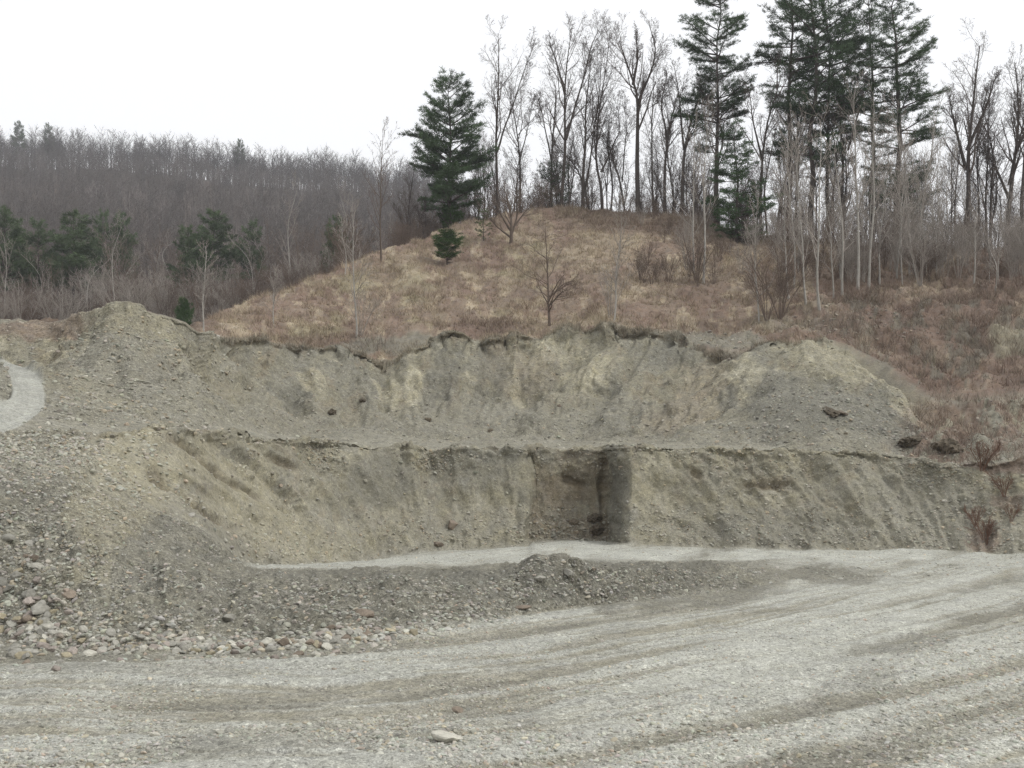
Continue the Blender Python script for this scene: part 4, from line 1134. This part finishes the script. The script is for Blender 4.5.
jun = make_pine(9, 4.5, 1.9, .06, .08, lambda k: math.sin(.6 + k * 2.1), .8, 15, 1.0, (.035, .048, .024), .2, .4)
pine_at('dark juniper bush on the crest among bare trunks', 556, 101, 166, jun, 4.5, 'juniper_bush', 'bush')

# ------------------------------------------------------------------ valley wood at the left
vp = [make_pine(20 + k, 13, 4.0, .30, .2, lambda k_: (1 - k_) ** .5 * (.7 + .3 * min(1, k_ * 4)), .72, 20, .8, (.066, .094, .045), .42, .2) for k in range(2)]
VPN = [(4, 128, 210, 1.0, 'broad green pine at the left edge of the valley wood'), (38, 134, 222, 1.0, 'green pine second from the left edge of the valley wood'), (74, 130, 214, 1.05, 'pointed green pine left of the mound peak'), (103, 150, 212, .6, 'pale green conifer top just behind the pointed pine'), (122, 155, 214, .7, 'pale green conifer above the mound peak'),
       (188, 132, 228, 1.0, 'dense green pine right of the mound peak'), (214, 140, 213, 1.15, 'taller green pine behind the dense one'), (252, 150, 222, .9, 'dim green conifer in the middle of the valley wood'), (336, 112, 218, .7, 'dark evergreen at the left edge of the grassy hill'), (18, 150, 226, .9, 'half hidden green pine between the two at the left edge')]
for i, (u, d, yt, wx, lb) in enumerate(VPN):
    pine_at(lb, u, d, yt, vp[i % 2], 13, 'pine_tree', 'pine', rz=i * 1.3, wx=wx * .82)
pine_at('low green bush beside the mound peak', 184, 100, 305, bush, 2.4, 'evergreen_bush', 'bush', wx=.45)
ST_V = Style(n=(13, 5, 4), ang=(.6, .7, .8), ratio=(.30, .5, .5), trop=(0, .12, .08, .05), t0=.3, maxlev=3, rmin=.012)
vt = []
for k in range(6):
    rr_ = random.Random(70 + k); h = 11
    s = [[(0, 0, -.2), (rr_.gauss(0, .3), rr_.gauss(0, .3), h * .4), (rr_.gauss(0, .6), rr_.gauss(0, .6), h * .75), (rr_.gauss(0, .9), rr_.gauss(0, .9), h)]]
    mats = (M_BARK_PALE, M_TWIG_PALE) if k < 3 else (M_BARK_BROWN, M_TWIG_BROWN)
    vt.append(bare_meshes(800 + k, s, .085, ST_V, *mats))
VL = [(5, 238, 0, 'pale forked tree at the left edge of the wood'), (37, 258, 1, 'pale tree second from the left edge'), (49, 278, 2, 'short white trunk left of the mound'), (62, 275, 0, 'short white trunk nearest the mound'), (90, 255, 1, 'pale spreading tree left above the mound'), (117, 226, 2, 'tall grey tree over the mound peak'), (160, 262, 0, 'slim pale tree right of the mound peak'),
      (250, 240, 1, 'pale leaning tree in the middle of the valley wood'), (293, 190, 2, 'tall pale snag standing over the valley wood'), (238, 268, 0, 'pale small tree at the foot of the grassy hill'), (300, 250, 1, 'pale thin tree above the left hill slope'), (345, 195, 2, 'tall pale tree at the left shoulder of the hill')]
for u, yt, k, lb in VL:
    p = at_d(u, 112 if u < 230 else 118); hh_ = (row_of(p) - yt) / F * p.y
    put('pale_tree', vt[k], p, lb, 'tree', None, u, (hh_ / 11 * .85,) * 2 + (hh_ / 11,))
r = random.Random(15)
for i in range(170):
    u = r.uniform(-30, 395); d = r.uniform(118, 185) if i % 3 else r.uniform(140, 185); h = r.uniform(6, 11)
    p = at_d(u, d); k = r.randrange(6) if r.random() < .5 else r.randrange(3, 6)
    put('bare_tree', vt[k], p, ('pale' if k < 3 else 'brown') + ' bare tree in the crowded valley wood', 'tree', ('pale' if k < 3 else 'brown') + ' bare trees of the valley wood', r.uniform(0, 6.28), (h / 11 * 1.1,) * 2 + (h / 11,))
for i in range(150):
    u = r.uniform(-30, 360); d = r.uniform(100, 135); pale = r.random() < .45
    put('shrub', (sh_pale if pale else sh_br)[r.randrange(4)], at_d(u, d), ('pale' if pale else 'brown') + ' undergrowth shrub along the edge of the valley wood', 'shrub', ('pale' if pale else 'brown') + ' undergrowth along the valley wood', r.uniform(0, 6.28), r.uniform(.9, 2.3), SP_)


# ------------------------------------------------------------------ the far wooded hillside: one mass
def far_template(seed, h, rmin, n1, n2):
    r = random.Random(seed)
    st = Style(n=(n1, n2), ang=(.72, .8), ratio=(.40, .5), trop=(0, .07), t0=.28, maxlev=2, rmin=rmin, wob=.16)
    t, c = make_bare(seed, [[(0, 0, -.5), (r.gauss(0, .3), r.gauss(0, .3), h * .5), (r.gauss(0, .6), r.gauss(0, .6), h)]], .2, st)
    t = [(a[::4], b[::4]) for a, b in t]
    c = [((a[0], a[2], a[-1]), (b[0], b[2], b[-1])) if len(a) > 3 else (a, b) for a, b in c]
    return tubes(t + c, 3)


far_t = [far_template(900 + k, 15, .036, 16, 6) for k in range(6)]
Vs, Fs, Cs = [], [], []; off = 0
r = np.random.default_rng(21)


def far_tree(x, y, z, s, k, c):
    global off
    v, f = far_t[k]
    a = r.uniform(0, 6.28); ca, sa = math.cos(a), math.sin(a)
    vv = np.stack([(v[:, 0] * ca - v[:, 1] * sa) * s * 1.1 + x, (v[:, 0] * sa + v[:, 1] * ca) * s * 1.1 + y, v[:, 2] * s + z], -1)
    Vs.append(vv); Fs.append(f + off); off += len(v); Cs.append(np.repeat(c[None], len(v), 0))


for i in range(3900):
    d = r.uniform(185, 478); u = r.uniform(-90, 470)
    p = at_d(u, d)
    tone = r.uniform(.75, 1.25); c = np.array([.098, .083, .073]) * tone
    if r.random() < .12: c = np.array([.16, .142, .13]) * tone
    far_tree(p.x, p.y, p.z, r.uniform(.42, .78), r.integers(6), c)
for i in range(760):
    u = r.uniform(-80, 470); d = r.uniform(470, 525); p = at_d(u, d)
    far_tree(p.x, p.y, p.z, r.uniform(.65, 1.2), r.integers(6), np.array([.095, .083, .076]) * r.uniform(.8, 1.2))
o = mesh_np('distant_wood', np.concatenate(Vs), np.concatenate(Fs), M_FARTREE, col=np.concatenate(Cs))
tag(o, 'grey brown leafless wood covering the far ridge', 'wood', kind='stuff')
pine_at('dark spruce top on the far ridge at the left', 19, 484, 122, vp[0], 13, 'conifer_tree', 'conifer', wx=.55)
pine_at('second dark conifer on the far ridge, right of the spruce top', 48, 484, 124, vp[1], 13, 'conifer_tree', 'conifer', wx=.55)
pine_at('dark conifer breaking the far ridge line at its middle', 240, 484, 140, vp[0], 13, 'conifer_tree', 'conifer', rz=1, wx=.5)

# ------------------------------------------------------------------ dry grass and low brush
def grass(n, w, hmin, hmax, wd, cols, lean=.35, blades=5):
    w = np.clip(w, 0, None) * (UU > -60) * (UU < 1084)
    # weigh cells by their ground area
    G = np.stack([XX, YY, ZZ], -1)
    ar = np.linalg.norm(np.cross(G[1:, :-1] - G[:-1, :-1], G[:-1, 1:] - G[:-1, :-1]), axis=-1)
    p = (w[:-1, :-1] * ar).ravel(); p /= p.sum()
    k = RNG.choice(p.size, n, p=p); i, j = np.divmod(k, NU - 1)
    a, b = RNG.random((n, 1)), RNG.random((n, 1))
    pos = G[i, j] * (1 - a) * (1 - b) + G[i + 1, j] * a * (1 - b) + G[i, j + 1] * (1 - a) * b + G[i + 1, j + 1] * a * b
    c = np.array(cols)[RNG.integers(0, len(cols), n)] * RNG.uniform(.75, 1.25, (n, 1)) * .5 + col[i, j] * .8
    pos = np.repeat(pos, blades, 0); c = np.repeat(c, blades, 0); m = len(pos)
    h = RNG.uniform(hmin, hmax, m) * np.clip(1 + 1.6 * fbm(pos[:, 0] * .45, pos[:, 1] * .45, 2.2, 3), .3, 2.4); an = RNG.uniform(0, 6.28, m); ln = np.abs(RNG.normal(0, lean, m)) * h
    pos = pos + RNG.normal(0, .08, (m, 3)) * np.array([1, 1, 0])
    sx, sy = -np.sin(an), np.cos(an); tw = RNG.uniform(0, 6.28, m)
    V = np.empty((m, 3, 3))
    V[:, 0] = pos + np.stack([np.cos(tw) * wd, np.sin(tw) * wd, np.full(m, -.04)], -1)
    V[:, 1] = pos - np.stack([np.cos(tw) * wd, np.sin(tw) * wd, np.full(m, .04)], -1)
    V[:, 2] = pos + np.stack([np.cos(an) * ln, np.sin(an) * ln, h], -1)
    return V.reshape(-1, 3), np.arange(m * 3).reshape(-1, 3), np.repeat(c, 3, 0)


hz = zone_hill * (1 - .65 * sst(770, 850, UU)) * sst(203, 215, UU) * sst(12.15, 12.5, SS) * (1 - .8 * blob(390, 347, 80, 8, -5)) * (1 - .9 * blob(720, 340, 55, 12)) * (1 - .85 * blob(1010, 340, 30, 16, 20))
v, f, c = grass(52000, hz * sst(-.5, .2, nz2 + .3), .07, .30, .02, [tuple(c_straw), tuple(c_grass), tuple(c_rus), tuple(c_grn)], .9)
o = mesh_np('dry_grass', v, f, M_GRASS, col=c); tag(o, 'dry brown and straw coloured grass on the hill', 'grass', kind='stuff')
br = (zone_hill * sst(780, 860, UU) + zone_up * sst(900, 950, UU + (PXY - 400) * .4) * .9) * sst(-.4, .2, nz2 + .3) + .6 * np.exp(-((SS - 8) / .25) ** 2) * sst(940, 965, UU) + zone_hill * .8 * (blob(480, 328, 40, 9, -4) + blob(350, 345, 60, 7, 8) + blob(640, 222, 110, 12, 3))
v, f, c = grass(22000, br, .10, .5, .015, [(.13, .09, .074), (.155, .112, .09), (.10, .075, .066), (.20, .17, .135)], .8)
o = mesh_np('low_brush', v, f, M_GRASS, col=c); tag(o, 'low russet brush over the right flank of the hill', 'brush', kind='stuff')
rimw = np.exp(-((SS - 12.03) / .05) ** 2) * sst(205, 240, UU) * sst(830, 810, UU)
v, f, c = grass(2200, rimw, .08, .28, .018, [tuple(c_grass), tuple(c_rus), tuple(c_brn)], .9)
o = mesh_np('rim_grass', v, f, M_GRASS, col=c); tag(o, 'fringe of dry grass along the upper sod rim', 'grass', kind='stuff')

# ------------------------------------------------------------------ thin air over the whole valley
hx, hy0, hy1, hz0, hz1 = 900., -60., 720., -40., 190.
hv = np.array([[x, y, z] for z in (hz0, hz1) for y in (hy0, hy1) for x in (-hx, hx)])
hf = np.array([[0, 2, 3, 1], [4, 5, 7, 6], [0, 1, 5, 4], [2, 6, 7, 3], [0, 4, 6, 2], [1, 3, 7, 5]])
M_HAZE = bpy.data.materials.new('air'); M_HAZE.use_nodes = True
nt = M_HAZE.node_tree; nt.nodes.clear()
mo = nt.nodes.new('ShaderNodeOutputMaterial'); pv = nt.nodes.new('ShaderNodeVolumePrincipled')
pv.inputs['Density'].default_value = .0004; pv.inputs['Color'].default_value = (.86, .88, .93, 1)
nt.links.new(pv.outputs[0], mo.inputs['Volume'])
o = mesh_np('haze', hv, hf, M_HAZE); tag(o, 'thin pale air that fades the far ridge', 'haze', kind='stuff')

# ------------------------------------------------------------------ camera, light, air
sc = bpy.context.scene
cam = bpy.data.cameras.new('camera'); co = bpy.data.objects.new('camera', cam); C.objects.link(co)
co.location = (0, 0, EYE); co.rotation_euler = (math.pi / 2, 0, 0)
cam.sensor_width = 36; cam.lens = 36 * F / 1024; cam.shift_y = (YH - 384) / 1024
cam.clip_end = 9000; cam.clip_start = .05
sc.camera = co

w = bpy.data.worlds.new('World'); sc.world = w; w.use_nodes = True
nt = w.node_tree; nt.nodes.clear()
out = nt.nodes.new('ShaderNodeOutputWorld'); bg = nt.nodes.new('ShaderNodeBackground')
sky = nt.nodes.new('ShaderNodeTexSky'); sky.sky_type = 'NISHITA'; sky.sun_disc = False
EL, AZ = 48, 108            # sun behind the camera's right shoulder, through thin overcast
sky.sun_elevation = math.radians(EL); sky.sun_rotation = math.radians(AZ)
sky.dust_density = 6; sky.air_density = 1.0; sky.ozone_density = 1.0
hs = nt.nodes.new('ShaderNodeHueSaturation'); hs.inputs['Saturation'].default_value = .12
nt.links.new(sky.outputs[0], hs.inputs['Color'])
mx = nt.nodes.new('ShaderNodeMix'); mx.data_type = 'RGBA'; mx.inputs['Factor'].default_value = .65
nt.links.new(hs.outputs[0], mx.inputs['A']); mx.inputs['B'].default_value = (12.8, 12.9, 13.1, 1)   # cloud deck
nt.links.new(mx.outputs['Result'], bg.inputs['Color']); bg.inputs['Strength'].default_value = .12
nt.links.new(bg.outputs[0], out.inputs['Surface'])
sl = bpy.data.lights.new('sun', 'SUN'); sl.energy = 1.5; sl.angle = math.radians(11); sl.color = (1, .985, .95)
so = bpy.data.objects.new('sun', sl); C.objects.link(so)
dirv = Vector((math.sin(math.radians(AZ)) * math.cos(math.radians(EL)), math.cos(math.radians(AZ)) * math.cos(math.radians(EL)), math.sin(math.radians(EL))))
so.rotation_euler = (-dirv).to_track_quat('-Z', 'Y').to_euler(); so.location = dirv * 50

sc.view_settings.view_transform = 'Standard'; sc.view_settings.look = 'None'; sc.view_settings.exposure = 0.0; sc.view_settings.gamma = 1
sc.view_settings.use_curve_mapping = False
sc.cycles.max_bounces = 4; sc.cycles.diffuse_bounces = 3
sc.cycles.use_denoising = True
sc.cycles.denoiser = 'OPENIMAGEDENOISE'
sc.cycles.denoising_input_passes = 'RGB_ALBEDO_NORMAL'
sc.cycles.denoising_prefilter = 'NONE'
sc.cycles.volume_bounces = 0
